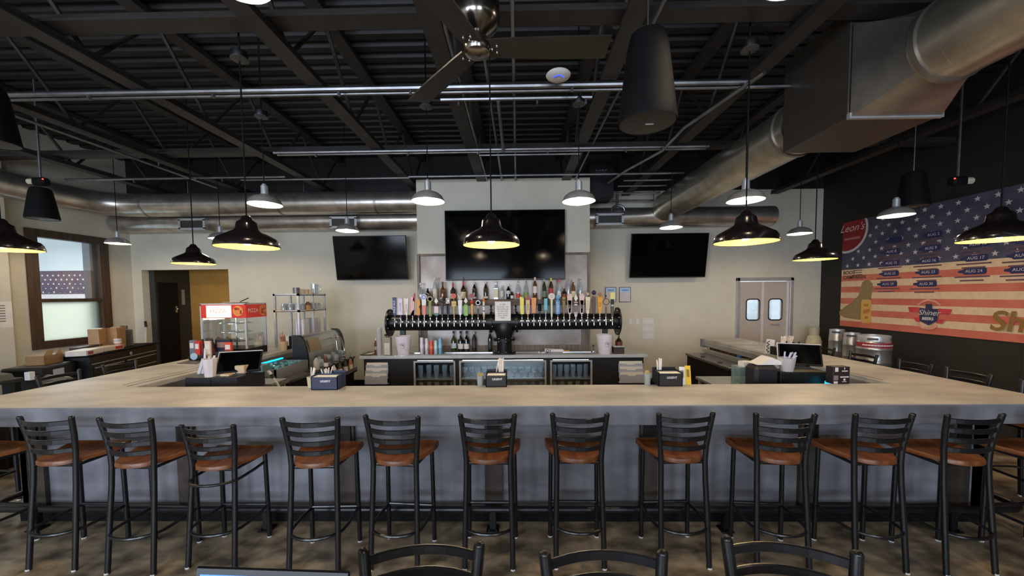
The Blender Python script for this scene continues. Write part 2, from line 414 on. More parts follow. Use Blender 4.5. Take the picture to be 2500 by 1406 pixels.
# ------------------------------------------------------------------ roof joists, girders, conduits
ZJ = 3.9
def joist(x, label):
    t = thing('roof_joist', label, 'roof joist', (x, 0, ZJ), 0, 'black steel roof joists')
    y0, y1 = YF, YB-.02
    MB().bx(-.075, .075, y0, y1, 0, .018).bx(-.06, -.045, y0, y1, .018, .07).bx(.045, .06, y0, y1, .018, .07).build('bottom_chord', M['steelblack'], t)
    MB().bx(-.075, .075, y0, y1, .74, .8).build('top_chord', M['steelblack'], t)
    w = MB(); y = y0; k = 0
    while y+.62 < y1:
        a, b = (.03, .76) if k % 2 == 0 else (.76, .03)
        w.tube([(0, y, a), (0, y+.62, b)], .02, 6); y += .62; k += 1
    w.build('web', M['steelblack'], t)
for x, l in ((-6.75, 'leftmost black roof joist, nearest the window wall'), (-5.2, 'black roof joist above the left wing of the bar, second from the left'),
             (-3.6, 'black roof joist third from the left, crossing over the glass rack'), (-1.9, 'black roof joist running back to the left edge of the grey shaft'),
             (-.62, 'black roof joist just left of the ceiling fan hub'), (.86, 'black roof joist just right of the white ceiling disc'),
             (2.2, 'black roof joist between the large round speaker and the silver duct'), (3.75, 'black roof joist right of the silver duct'), (5.2, 'rightmost black roof joist, nearest the flag banner')):
    joist(x, l)
for y, l in ((2.9, 'flat black girder crossing the ceiling beside the ceiling fan'), (5.45, 'flat black girder crossing the ceiling in front of the silver wall ducts')):
    t = thing('ceiling_girder', l, 'girder', (0, y, 3.985), 0, 'girders crossing the joists')
    MB().bx(XL, XR, -.08, .08, 0, .02).build('lower_flange', M['steelblack'], t)
    MB().bx(XL, XR, -.008, .008, .02, .1).build('upright_flange', M['steelblack'], t)
def conduit(pts, label, r=.018, name='conduit_pipe', clips=(), mat=None):
    t = thing(name, label, 'pipe', (0, 0, 0), 0, 'metal conduits under the ceiling')
    pts = [(max(p[0]*KC, -7.45), p[1]*KC, p[2]) for p in pts]; clips = [(c[0]*KC, c[1]*KC, c[2]) for c in clips]
    MB().tube(pts, r, 8).build('pipe', mat or M['conduit'], t)
    if min(p[2] for p in pts) < 3.865 and name == 'flexible_pipe' or 'bright pipe' in label: MB().tube([pts[len(pts)//2], (pts[len(pts)//2][0], pts[len(pts)//2][1], 4.72)], .006, 6).build('hanger', M['black'], t)
    for c in clips:
        MB().tube([(c[0], c[1], c[2]+.02), (c[0], c[1], c[2]-.05)], .008, 6).cb((c[0], c[1], c[2]-.045), (.02, .03, .03)).build('clamp', M['conduit'], t)
ZR = 3.874; KC = (ZR-H)/(3.78-H)
conduit([(XL+.02, 3.42, ZR), (2.05, 3.42, ZR)], 'front crosswise conduit passing behind the fan blades', .024, clips=[(x, 3.42, ZR) for x in (-3.9, -2.75, -1.6, -.95, .5)])
conduit([(XL+.02, 3.50, ZR-.0), (2.6, 3.50, ZR-.0)], 'thinner upper crosswise conduit beside the one behind the fan blades', .018)
conduit([(-.72, 3.63, ZR), (.72, 3.63, ZR)], 'short crosswise conduit between the two central joists, nearest the fan', .02, clips=[(-.55, 3.63, ZR), (.2, 3.63, ZR), (.66, 3.63, ZR)])
conduit([(-3.15, 4.86, ZR), (2.45, 4.86, ZR)], 'middle crosswise conduit above the front row of silver lamps', .022, clips=[(x, 4.86, ZR) for x in (-2.6, -1.4, -.5, .4, 1.4)])
conduit([(-3.15, 4.94, ZR), (2.45, 4.94, ZR)], 'thin upper twin of the middle crosswise conduit', .016)
conduit([(-.5, 5.05, ZR), (.85, 5.05, ZR)], 'short crosswise conduit between the central joists, just behind the middle one', .016)
conduit([(XL+.02, 5.82, ZR), (-3.6, 5.82, ZR)], 'rear crosswise conduit at far left, above the window', .02, clips=[(-6, 5.82, ZR), (-4.6, 5.82, ZR)])
conduit([(-4.4, 5.95, ZR), (-1.7, 5.95, ZR)], 'rear crosswise conduit left of the grey shaft', .018)
conduit([(-1.7, 5.9, ZR), (2.6, 5.9, ZR)], 'rear crosswise conduit in front of the grey shaft top', .02)
conduit([(-.02, 1.0, ZR+.042), (-.02, YS+.2, ZR+.042)], 'straight lengthwise conduit at the centre of the ceiling', .016)
conduit([(-.25, 2.2, ZR+.042), (-.25, YS+.1, ZR+.042)], 'lengthwise conduit just left of the central one', .016)
conduit([(-.17, 3.63, ZR-.02), (-.17, 4.86, ZR-.02)], 'short lengthwise conduit joining two crosswise conduits', .02)
conduit([(-.5, 1.0, ZR+.042), (-.5, YS+.2, ZR+.042)], 'lengthwise conduit along the joist left of the fan hub', .016)
conduit([(.97, 1.0, ZR+.042), (.97, YS+.2, ZR+.042)], 'lengthwise conduit along the joist right of the white disc', .016)
conduit([(-1.78, 1.0, ZR+.042), (-1.78, YB-.05, ZR+.042)], 'lengthwise conduit along the joist running to the shaft left edge', .016)
conduit([(-5.0, 2.6, ZR-.045), (-5.0, 6.2, ZR-.045)], 'lengthwise conduit at left crossing above the black speaker', .018, clips=[(-5, 3.6, ZR), (-5, 5.2, ZR)])
conduit([(2.06, 3.2, ZR-.05), (1.85, 4.2, ZR-.05), (1.86, 4.86, ZR-.05), (1.62, 5.6, ZR-.05), (1.5, 6.2, ZR-.05)], 'bent conduit slanting between the round speaker and the silver duct', .02)
for i, (y, z, l) in enumerate(((6.2, 3.86, 'short bright pipe nearest above the right duct run'), (6.45, 3.84, 'second short bright pipe above the right duct run'), (6.75, 3.8, 'third short bright pipe above the right duct run'), (7.05, 3.74, 'rearmost short bright pipe above the right duct run'))):
    conduit([(1.75-.03*i, y, z), (2.55, y, z)], l, .016)
for i, l in enumerate(('front coil of grey flexible pipe beside the shaft', 'middle coil of grey flexible pipe beside the shaft', 'rear coil of grey flexible pipe beside the shaft')):
    conduit([(1.85+.12*math.cos(a)+.02*i, 6.9+.16*i, 3.5+.12*math.sin(a)) for a in [k*PI/10 for k in range(11)]], l, .018, 'flexible_pipe')
# junction boxes carrying the lamp cords
def jbox(x, y, z, label):
    t = thing('junction_box', label, 'junction box', (x, y, z), 0, 'round junction boxes on the conduits')
    MB().lathe([(0, -.03), (.055, -.03), (.06, -.02), (.06, .03), (0, .03)], n=16).build('box', M['black'], t)
    MB().lathe([(0, -.04), (.03, -.04), (.065, -.03), (.065, -.022)], n=16).build('cover', cm(70, 68, 66), t)
    MB().tube([(0, 0, .03), (0, 0, 4.72-z)], .008, 6).build('stem', M['black'], t)

# ------------------------------------------------------------------ pendant lamps
def pendant(kind):
    if kind == 'black':
        t = thing('pendant_lamp', 'x', 'pendant lamp', (0, 0, 0), 0, 'black pendant lamps with yellow linings')
        R_ = .232
        p = [(R_, 0), (R_, .012), (R_*.965, .045), (R_*.9, .07), (R_*.62, .108), (.095, .135), (.082, .15), (.076, .19), (.07, .205), (.045, .222), (.034, .245), (.02, .258), (0, .26)]
        q = [(R_-.004, .001), (R_*.945, .04), (R_*.88, .063), (R_*.6, .098), (.08, .125), (.06, .15), (0, .155)]
        MB().lathe(p, n=40).build('shade', M['shade'], t); MB().lathe(q, n=40).build('lining', M['gold'], t)
        MB().ball((0, 0, .05), .034, 12, 8).build('bulb', M['bulb'], t)
        MB().lathe([(.018, .078), (.02, .15), (0, .15)], n=10).build('socket', M['black'], t)
        MB().tube([(0, 0, .255), (0, 0, 1.6)], .006, 6).build('cord', M['blackmatte'], t)
    else:
        t = thing('pendant_lamp', 'x', 'pendant lamp', (0, 0, 0), 0, 'silver dome pendant lamps')
        R_ = .168
        p = [(R_, 0), (R_, .008), (R_*.97, .02), (R_*.86, .055), (R_*.62, .085), (.05, .105), (.034, .112)]
        q = [(R_-.003, .001), (R_*.95, .018), (R_*.83, .05), (R_*.6, .077), (.03, .1), (0, .102)]
        MB().lathe(p, n=36).build('shade', M['silver'], t); MB().lathe(q, n=36).build('lining', M['shadew'], t)
        MB().lathe([(.036, .105), (.034, .2), (.022, .205), (.02, .22), (0, .222)], n=16).build('neck', M['alu'], t)
        MB().ball((0, 0, .035), .03, 12, 8).build('bulb', M['bulbs'], t)
        MB().tube([(0, 0, .22), (0, 0, 1.0)], .005, 6).build('cord', M['blackmatte'], t)
    return t
PB, PS = pendant('black'), pendant('silver')
def lamps(proto, specs):
    for i, (px, py, Y, l, ztop) in enumerate(specs):
        o = proto if i == 0 else copy_tree(proto)
        p = W(px, py, Y=Y); place(o, p, 0, l)
        for c in o.children:
            if c.name.startswith('cord'): 
                me = c.data.copy(); c.data = me
                zz = max(v.co.z for v in me.vertices)
                for v in me.vertices:
                    if v.co.z > zz-.01: v.co.z = ztop-p.z-(.028 if ztop < 4 else 0)
        if ztop < 4: jbox(p.x, p.y, ztop, 'ceiling box of the '+l.split(',')[0])
lamps(PB, [(1200, 599, 3.05, 'black pendant lamp hanging in front of the large central television', 3.85),
           (605, 604, 3.05, 'black pendant lamp over the front bar top at left, level with the pizza case', 3.85),
           (1820, 592, 3.05, 'black pendant lamp over the front bar top near the silver duct', 3.85),
           (6, 610, 3.05, 'black pendant lamp at the left corner of the bar, cut by the photo edge', 4.72),
           (474, 644, 4.85, 'black pendant lamp over the left bar wing, in front of the doorway', 4.72),
           (1989, 634, 4.85, 'black pendant lamp over the right bar wing, beside the flag banner edge', 4.72),
           (2440, 586, 3.0, 'black pendant lamp in front of the flag banner at far right', 4.72)])
lamps(PS, [(647, 500, 4.0, 'lit silver dome lamp in front of the upper duct, left in the front row', 3.85),
           (1045, 492, 3.85, 'lit silver dome lamp at the left edge of the grey shaft', 3.85),
           (1413, 492, 3.85, 'lit silver dome lamp at the right edge of the grey shaft', 3.85),
           (1820, 490, 3.75, 'lit silver dome lamp below the long silver duct, right in the front row', 4.72),
           (2187, 527, 4.6, 'lit silver dome lamp in front of the star field of the banner', 4.72),
           (848, 564, 5.8, 'lit silver dome lamp above the left television', 4.72),
           (1638, 556, 5.9, 'silver dome lamp above the right television', 4.72),
           (288, 595, 6.4, 'lit silver dome lamp beside the window frame top', 4.72),
           (538, 583, 6.3, 'silver dome lamp partly behind the left black pendant', 4.72),
           (1952, 571, 6.05, 'lit silver dome lamp right of the back corner duct, small in the distance', 4.72),
           (-14, 555, 5.0, 'lit silver dome lamp at the far left photo edge', 4.72),
           (575, -50, 2.0, 'lit silver dome lamp cut off by the top of the photo, left', 4.72),
           (1950, -60, 2.0, 'lit silver dome lamp just above the photo top, right', 4.72)])
for x, y, l in ((-3.2, -.4, 'silver dome lamp over the dining room behind the camera, left'), (3.2, -.4, 'silver dome lamp over the dining room behind the camera, right'), (0, -1.2, 'silver dome lamp over the dining room behind the camera, middle')):
    place(copy_tree(PS), (x, y, 2.85), 0, l)

# ------------------------------------------------------------------ ducts
def ring(c, r, ax, w=.03, ex=.012):
    return c, r, ax
yu, zu, ru = 7.0, 3.66, .21
xa = sx0+.0
bend = [(xa, yu, zu), (-7.0, yu, zu), (-7.35, yu-.04, zu), (-7.6, yu-.2, zu), (-7.74, yu-.45, zu), (-7.78, yu-.8, zu), (-7.78, 3.0, zu)]
dt = thing('air_duct', 'large upper silver spiral duct along the back wall bending at the left corner', 'air duct')
MB().tube(bend, ru, 28).build('pipe', M['spx'], dt)
for x in (-6.95, -4.4, -2.6):
    MB().tube([(x-.02, yu, zu), (x+.02, yu, zu)], ru+.008, 28).build('joint_band', M['galv'], dt)
for x in (-6.2, -4.0, -2.2):
    MB().tube([(x, yu, zu+ru), (x, yu, 4.1)], .006, 6).build('hanger', M['conduit'], dt)
yl, zl, rl = 7.45, 3.42, .19
def wallduct(x0, x1, label, regs):
    t = thing('air_duct', label, 'air duct')
    MB().tube([(x0, yl, zl), (x1, yl, zl)], rl, 28).build('pipe', M['spx'], t)
    for rx_ in regs:
        g = MB(); g.bx(rx_-.26, rx_+.26, yl-rl-.1, yl-.02, zl-.2, zl+.02, 0, .005)
        b = g.build('register_collar', M['galv'], t)
        h = MB().bx(rx_-.22, rx_+.22, yl-rl-.11, yl-rl-.1, zl-.17, zl-.01)
        h.build('register_face', cm(58, 54, 50), b)
        f = MB()
        for zz in (zl-.18, zl): f.bx(rx_-.26, rx_+.26, yl-rl-.12, yl-rl-.1, zz-.02, zz+.02)
        for xx in (rx_-.24, rx_+.24): f.bx(xx-.02, xx+.02, yl-rl-.12, yl-rl-.1, zl-.18, zl)
        f.build('register_frame', M['alu'], b)
wallduct(XL+.02, sx0, 'lower silver spiral duct along the back wall left of the shaft', [W(500, 555, Y=yl).x, W(855, 545, Y=yl).x])
wallduct(sx1, W(1885, 535, Y=yl).x, 'silver spiral duct along the back wall right of the shaft, with a round end cap', [W(1480, 550, Y=yl).x])
# long duct over the bar with plenum box
xd, zd, rd = 2.86, 3.57, .262
t = thing('air_duct', 'long silver spiral duct overhead at right with a rectangular plenum box', 'air duct')
MB().tube([(xd, 3.78, zd), (xd, 7.25, zd)], rd, 36).build('pipe', M['spy'], t)
MB().tube([(xd, 3.9, zd), (xd, 3.94, zd)], rd+.012, 36).build('joint_band', M['galv'], t)
bx0, bx1, bz0, bz1, byn, byf = 2.6, 3.3, 3.27, 4.12, 3.02, 3.74
MB().bx(bx0, bx1, byn, byf, bz0, bz1, 0, .006).build('plenum_box', cm(92, 84, 76, .45, .6), t)
MB().bx(bx0-.01, bx1+.01, byn-.03, byn, bz0-.012, bz0+.03).build('box_flange', M['alu'], t)
# transition from the box to round
def trans(y0, y1, rectfirst):
    N = 32; m = MB(); vs = []
    for i in range(N):
        a = 2*PI*i/N+PI/4; c, s_ = math.cos(a), math.sin(a); k = 1/max(abs(c), abs(s_))
        vs.append(((bx0+bx1)/2+c*k*(bx1-bx0)/2, y0, (bz0+3.97)/2+s_*k*(3.97-bz0)/2))
    for i in range(N):
        a = 2*PI*i/N+PI/4; vs.append((xd+.02+rd*math.cos(a), y1, zd+rd*math.sin(a)))
    m.add(vs, [(i, (i+1) % N, N+(i+1) % N, N+i) for i in range(N)], 0, True); return m
trans(byn-.02, 2.62, 1).build('transition_piece', M['galv'], t)
MB().tube([(xd+.02, 2.62, zd), (xd+.02, -1.5, zd)], rd, 36).build('pipe', M['spy'], t)
MB().tube([(xd+.02, 2.6, zd), (xd+.02, 2.56, zd)], rd+.012, 36).build('joint_band', M['galv'], t)
# black extract duct at the right of the shaft
t = thing('extract_duct', 'black square extract duct right of the shaft top', 'air duct', (0, 0, 0))
MB().bx(sx1+.02, sx1+.45, 6.75, 7.2, 3.64, 4.3).build('casing', M['black'], t)
g = MB()
for i in range(4):
    for j in range(2): g.bx(sx1+.13+i*.055, sx1+.165+i*.055, 6.742, 6.75, 4.05+j*.05, 4.075+j*.05)
g.build('vent_holes', M['conduit'], t)

# ------------------------------------------------------------------ ceiling fan, disc, speakers
hp = W(1165, 118, Y=1.93)
t = thing('ceiling_fan', 'dark three-blade ceiling fan with nickel hub near the top of the photo', 'ceiling fan', hp)
MB().lathe([(0, -.035), (.04, -.035), (.062, -.025), (.07, -.005), (.07, .03), (.05, .045), (0, .05)], n=28).build('hub', M['nickel'], t)
MB().lathe([(.03, .04), (.05, .06), (.1, .1), (.115, .13), (.115, .21), (.09, .25), (.03, .27), (0, .28)], n=28).build('motor_housing', M['nickel'], t)
MB().tube([(0, 0, .27), (0, 0, .62)], .014, 10).build('downrod', M['nickel'], t)
MB().lathe([(.02, .44), (.06, .48), (.085, .56), (.085, .62), (0, .62)], n=24).build('canopy', M['nickel'], t)
for a in (1, 131, 247):
    Mb = Matrix.Rotation(math.radians(a), 4, 'Z') @ Matrix.Rotation(math.radians(-9), 4, 'X')
    b = MB().ext([(.06, -.055), (.14, -.06), (.4, -.068), (.66, -.072), (.66, .066), (.4, .07), (.14, .06), (.06, .055)], 'Z', -.004, .004, 0, Mb).build('blade', M['fanblade'], t)
    s_ = MB()
    for u, v in ((.1, .02), (.1, -.02), (.075, 0)): s_.ball(Mb @ Vector((u, v, -.006)), .007, 8, 5)
    s_.build('screw', M['chrome'], b)
p = W(1363, 185, Z=3.82)
t = thing('access_point', 'white wireless disc with a blue light arc on the ceiling conduit', 'access point', p)
MB().lathe([(0, -.022), (.06, -.02), (.1, -.008), (.108, .004), (.1, .014), (0, .016)], n=32).build('body', M['white'], t)
MB().tube([(.045*math.cos(a), .045*math.sin(a), -.0215) for a in [math.radians(-160+14*k) for k in range(11)]], .006, 6).build('light_arc', M['blueled'], t)
MB().tube([(0, .0, .01), (0, 0, .04), (0, 3.59-p.y, .04)], .012, 6).build('bracket', M['conduit'], t)
def speaker(loc, r, h, label):
    t = thing('pendant_speaker', label, 'speaker', loc, 0, 'black bell-shaped pendant speakers')
    MB().lathe([(r, 0), (r*1.02, .02), (r*.98, .06), (r*.84, h*.5), (r*.7, h*.85), (r*.6, h*.97), (r*.45, h), (0, h)], n=32).build('cabinet', M['blackmatte'], t)
    g = MB().lathe([(0, -.004), (r*.6, -.004), (r*.97, .004), (r, .012)], n=32).build('grille', cm(44, 40, 36), t)
    MB().cb((.01, -.01, -.006), (.05, .01, .003)).build('badge', M['alu'], g)
    MB().tube([(0, 0, h), (0, 0, 4.72-loc[2])], .006, 6).build('hanging_cable', M['conduit'], t)
speaker(W(1580, 303, Y=2.4), .175, .55, 'large black speaker hanging near the camera left of the silver duct')
speaker(W(104, 535, Y=5.0), .16, .42, 'black speaker hanging near the upper left window corner')
speaker(W(2227, 505, Y=4.7), .16, .42, 'black speaker hanging in the dark above the banner')
speaker(W(-22, 350, Y=3.3), .175, .5, 'black speaker at the upper left photo edge')
def emlight(p, label, sgn):
    t = thing('emergency_light', label, 'emergency light', p, 0, None)
    MB().cb((0, 0, 0), (.16, .1, .1), 0, .02).build('housing', M['blackmatte'], t)
    MB().cb((-.1*sgn, -.03, .0), (.1, .05, .07), 0, .02).build('lamp_head', cm(206, 200, 176), t)
    MB().ball((.09*sgn, -.05, .02), .008, 8, 5).build('indicator', M['redled'], t)
    MB().tube([(0, 0, .05), (0, 0, 4.72-p[2])], .012, 8).build('hanger', M['conduit'], t)
emlight(W(100, 444, Y=4.8), 'small black emergency light with pale head above the left speaker', 1)
emlight(W(2338, 443, Y=4.4), 'small black emergency light with pale head above the flag banner', -1)

# ------------------------------------------------------------------ the U-shaped bar
ZB = 1.067
XO0, XO1, XI0, XI1, YO, YI, YE = -4.56, 4.14, -3.64, 3.43, 2.79, 3.43, 6.95
bar = thing('bar_counter', 'long U-shaped bar with pale concrete top and grey panelled front', 'bar counter')
MB().ext([(XO0, YO), (XO1, YO), (XO1, YE), (XI1, YE), (XI1, YI), (XI0, YI), (XI0, YE), (XO0, YE)], 'Z', ZB-.045, ZB).build('bar_top', M['concrete'], bar)
ap = MB(); za = ZB-.152
ap.bx(XO0, XO1, YO-.012, YO+.06, za, ZB-.004, 0, .004); ap.bx(XO0-.012, XO0+.06, YO-.012, YE, za, ZB-.004, 0, .004); ap.bx(XO1-.06, XO1+.012, YO-.012, YE, za, ZB-.004, 0, .004)
ap.bx(XO0, XI0, YE-.06, YE+.012, za, ZB-.004, 0, .004); ap.bx(XI1-.02, XO1, YE-.09, YE+.012, za, ZB-.004, 0, .004)
ap.build('apron', M['concrete_front'], bar)
bp = MB(); YP = 3.05
bp.bx(-4.28, 3.86, YP, YP+.12, .0, za+.01); bp.bx(-4.28, -4.16, YP, YE-.1, 0, za+.01); bp.bx(3.74, 3.86, YP, YE-.1, 0, za+.01)
bp.build('front_panel', M['concrete_front'], bar)
tk = MB().bx(-4.3, 3.88, YP-.015, YP, 0, .12, 0, .004).bx(-4.3, -4.28, YP, YE-.1, 0, .12).bx(3.86, 3.88, YP, YE-.1, 0, .12)
tk.build('toe_kick', M['blackmatte'], bar)
for px in (88, 455, 846, 1205, 1584, 1974, 2345):
    x = W(px, 1150, Y=YP-.03).x
    po = MB().bx(x-.072, x+.072, YP-.035, YP, .12, za).build('pilaster', M['brownpost'], bar)
    MB().bx(x-.05, x+.05, YO+.07, YP-.03, za-.02, za).bx(x-.05, x+.05, YP-.05, YP-.03, za-.24, za).build('bracket', M['black'], po)
# trough lines let into the wing tops
for xs_, y0, y1, w in ((W(325, 934, Z=ZB).x, 3.52, 4.5, .012), (W(325, 934, Z=ZB).x+.1, 3.46, 4.4, .02), (W(2135, 923, Z=ZB).x, 3.55, 6.7, .012), (W(2135, 923, Z=ZB).x-.1, 3.47, 6.7, .008)):
    MB().bx(xs_-w/2, xs_+w/2, y0, y1, ZB, ZB+.0012).build('drip_groove', cm(84, 74, 62), bar)
MB().bx(XI0-.02, XI0, YI, YE, ZB-.12, ZB-.045).build('inner_edge_strip', M['steel'], bar); MB().bx(XI1, XI1+.02, YI, YE, ZB-.12, ZB-.045).build('inner_edge_strip', M['steel'], bar)
# foot rail
frl = thing('foot_rail', 'dark steel foot rail on bolted feet along the bar front', 'foot rail')
zr = .17; yr = 2.93
MB().tube([(-4.46, 6.6, zr), (-4.46, yr+.1, zr), (-4.43, yr+.03, zr), (-4.36, yr, zr), (3.94, yr, zr), (4.01, yr+.03, zr), (4.04, yr+.1, zr), (4.04, 6.6, zr)], .026, 12).build('rail', cm(70, 70, 74, .35, .8), frl)
for px in (62, 638, 1202, 1782, 2345):
    x = W(px, 1306, Z=0).x
    MB().bx(x-.026, x+.026, yr-.02, yr+.02, 0, zr).bx(x-.05, x+.05, yr-.05, yr+.05, 0, .012, 0, .003).ball((x-.03, yr-.035, .014), .008, 6, 4).ball((x+.03, yr-.035, .014), .008, 6, 4).build('rail_foot', M['black'], frl)

# ------------------------------------------------------------------ bar stools
def make_stool(low_ring=False):
    t = thing('bar_stool', 'x', 'bar stool', (0, 0, 0), 0, 'ladder-back bar stools')
    out = [(.222, .18), (.224, .12), (.212, .05), (.19, -.02), (.165, -.08), (.138, -.13), (.1, -.168), (.05, -.187), (0, -.192)]
    o2 = out+[(-x, y) for x, y in out[-2::-1]]; n = len(o2)
    vs = []; rings = [(1.0, .745), (1.0, .768), (.975, .776), (.86, .771), (.62, .763), (.3, .759)]
    for s_, z in rings: vs += [(x*s_, (y+.02)*s_-.02, z+(.010*(y > .1) if s_ > .9 and z > .76 else 0)) for x, y in o2]
    fs = [(i*n+k, i*n+(k+1) % n, (i+1)*n+(k+1) % n, (i+1)*n+k) for i in range(len(rings)-1) for k in range(n)]
    fs += [tuple(range(n))[::-1], tuple((len(rings)-1)*n+k for k in range(n))]
    MB().add(vs, fs, 0, True).build('seat', M['seat'], t)
    sec = [(.019*math.cos(a), .0155*math.sin(a)) for a in [2*PI*k/12 for k in range(12)]]
    for s in (-1, 1):
        pts = [(s*.168, -.195, .0), (s*.164, -.17, .3), (s*.157, -.145, .6), (s*.155, -.138, .74), (s*.161, -.138, .84), (s*.174, -.15, .96), (s*.187, -.17, 1.085)]
        m = MB().tube(pts, 0, 0, 0, False, sec, (1, 0, 0)); m.sm = [True]*len(m.sm)
        m.ball((s*.187, -.17, 1.085), .0185, 10, 6, 0, (1, .9, .7))
        l = m.build('rear_leg', M['frame'], t)
        MB().lathe([(.018, 0), (.018, .01), (0, .01)], (s*.168, -.195, 0), 10).build('foot_glide', M['white'], l)
        m = MB().tube([(s*.183, .15, 0), (s*.18, .148, .4), (s*.176, .145, .748)], .0165, 12)
        l = m.build('front_leg', M['frame'], t)
        MB().lathe([(.017, 0), (.017, .01), (0, .01)], (s*.183, .15, 0), 10).build('foot_glide', M['white'], l)
    for z, xw, yb in ((1.05, .182, -.165), (.982, .175, -.154), (.914, .168, -.146), (.846, .161, -.14)):
        pts = [(xw*u, yb-.05*(1-u*u), z) for u in [-1+k/5 for k in range(11)]]
        h = .0172
        MB().tube(pts, 0, 0, 0, False, [(-h, -.003), (-h+.003, -.006), (h-.004, -.006), (h, -.002), (h, .002), (h-.004, .006), (-h+.003, .006), (-h, .003)], (0, 0, 1)).build('back_slat', M['frame'], t)
    hoop = [(.182*math.cos(a)*1.0 if abs(math.cos(a)) < .999 else .182*math.cos(a), -.12+.095*math.sin(a)-.0) for a in [PI+PI*k/12 for k in range(13)]]
    def ringpts(z, k=1.0, yb=-.235):
        p = [(-.178*k, .148, z), (-.19*k, .03, z), (-.186*k, -.08, z)]
        p += [(.186*k*math.cos(a), -.1+(yb+.1)*math.sin(-a)*-1*-1 if False else -.1-(abs(yb)-.1)*math.sin(a), z) for a in [PI-PI*i/12 for i in range(1, 12)]]
        return p+[(.186*k, -.08, z), (.19*k, .03, z), (.178*k, .148, z)]
    MB().tube(ringpts(.275), .011, 8).tube([(-.178, .148, .285), (.178, .148, .285)], .012, 8).build('footrest', M['frame'], t)
    MB().tube([(-.172, .146, .728), (.172, .146, .728), (.15, -.13, .728), (-.15, -.13, .728)], .012, 8, 0, True).build('seat_support', M['frame'], t)
    if low_ring: MB().tube(ringpts(.655, .95), .011, 8).build('upper_ring', M['frame'], t)
    return t
ST = make_stool(); ST2 = None
def stool(a, b, label, group='stools in a row along the bar front', first=[True], src=None, Z=1.085, flip=False):
    A, B = W(*a, Z=Z), W(*b, Z=Z)
    mid = (A+B)/2; rz = math.atan2(B.y-A.y, B.x-A.x)
    if flip: rz += PI
    p = mid-Matrix.Rotation(rz, 3, 'Z') @ Vector((0, -.17, 0)); p.z = 0
    return put_stool(p, rz, label, group, src)
def put_stool(p, rz, label, group, src=None, first=[True]):
    if src is not None: o = src
    elif first[0]: o = ST; first[0] = False
    else: o = copy_tree(ST)
    return place(o, (p[0], p[1], 0), rz, label, group)
rowlab = ['black ladder-back stool nearest the left end of the front row in full view', 'second full stool from the left in the front row', 'front row stool with a second hoop under its seat, behind the laptop',
          'fourth full stool from the left in the front row', 'fifth full stool from the left, left of the shaft line', 'front row stool straight below the black central napkin caddy',
          'front row stool just right of the centre, below the central television', 'front row stool below the right-hand straw caddy', 'front row stool below the right end of the back counter',
          'front row stool below the right till', 'rightmost fully visible front row stool']
pts = [((49, 1019), (173, 1019)), ((242, 1022), (368, 1023)), ((437, 1037), (575, 1037)), ((685, 1022), (828, 1020)), ((890, 1015), (1023, 1018)), ((1120, 1013), (1260, 1013)), ((1346, 1011), (1485, 1011)), ((1608, 1011), (1741, 1009)), ((1849, 1010), (1986, 1013)), ((2091, 1012), (2226, 1012)), ((2310, 1014), (2450, 1012))]
for i, (ab, l) in enumerate(zip(pts, rowlab)):
    o = stool(ab[0], ab[1], l, src=make_stool(True) if i == 2 else None, Z=1.085 if i != 2 else 1.02)
    if i == 2: o.scale = (1, 1, .935)
put_stool((-4.03, 2.66), math.radians(-4), 'front row stool cut by the left photo edge', 'stools in a row along the bar front')
put_stool((3.72, 2.66), math.radians(3), 'front row stool cut by the right photo edge', 'stools in a row along the bar front')
GR, GL = 'stools along the outer side of the right bar wing', 'stools along the outer side of the left bar wing'
for y, l in ((6.35, 'farthest stool on the right wing, its back in front of the kitchen door jamb'), (5.66, 'stool on the right wing in front of the two slim kegs'), (5.02, 'stool on the right wing in front of the red-banded keg'),
             (4.38, 'stool on the right wing just right of the red-banded keg'), (3.86, 'second stool from the photo edge on the right wing'), (3.27, 'nearest stool on the right wing, at the photo edge')):
    put_stool((4.47, y), PI/2+math.radians(random.uniform(-4, 4)), l, GR)
for y, l in ((4.62, 'stool on the left wing in front of the black tool chest'), (4.0, 'stool on the left wing in front of the dark equipment, second from the doorway'), (3.2, 'corner stool at the left end of the bar, cut by the photo edge')):
    put_stool((-4.93, y), -PI/2+math.radians(random.uniform(-4, 4)), l, GL)
GF = 'stools across the table nearest the camera'
for (a, b), l in ((((887, 1345), (1171, 1331)), 'foreground stool back at the bottom edge, right of the laptop'), (((1331, 1353), (1616, 1351)), 'middle foreground stool back at the bottom edge'), (((1774, 1316), (2092, 1353)), 'rightmost foreground stool back at the bottom edge, turned')):
    stool(a, b, l, GF, flip=True)
# table in the foreground carrying the laptop
t = thing('high_table', 'high table at the camera with the laptop on it', 'table', (0, .4, 0))
MB().bx(-1.5, 1.5, -.38, .5, 1.0, 1.04, 0, .01).build('tabletop', M['shelfwood'], t)
for x in (-1.1, 1.1):
    MB().bx(x-.04, x+.04, -.04, .04, .03, 1.0).bx(x-.25, x+.25, -.04, .04, 0, .03).bx(x-.04, x+.04, -.3, .3, 0, .03).build('leg', M['black'], t)
A, B = W(473, 1400, Y=.86), W(849, 1382, Y=.86); mid = (A+B)/2; lw = (B-A).length
rzl = 0
t = thing('laptop', 'open black laptop with a lit blue screen at the bottom edge', 'laptop', (mid.x, .80, 1.04), math.radians(-.5))
MB().bx(-lw/2, lw/2, -.23, .0, 0, .016, 0, .004).build('base', M['black'], t)
hh = mid.z-1.04-.012
Ml = Matrix.Translation((0, .0, .014)) @ Matrix.Rotation(math.radians(1.4), 4, 'Y') @ Matrix.Rotation(math.atan2(.06, hh)*-1, 4, 'X')
sl = math.hypot(.06, hh)
lid = MB().bx(-lw/2, lw/2, 0, .008, 0, sl, 0, .004, Ml).build('lid', M['black'], t)
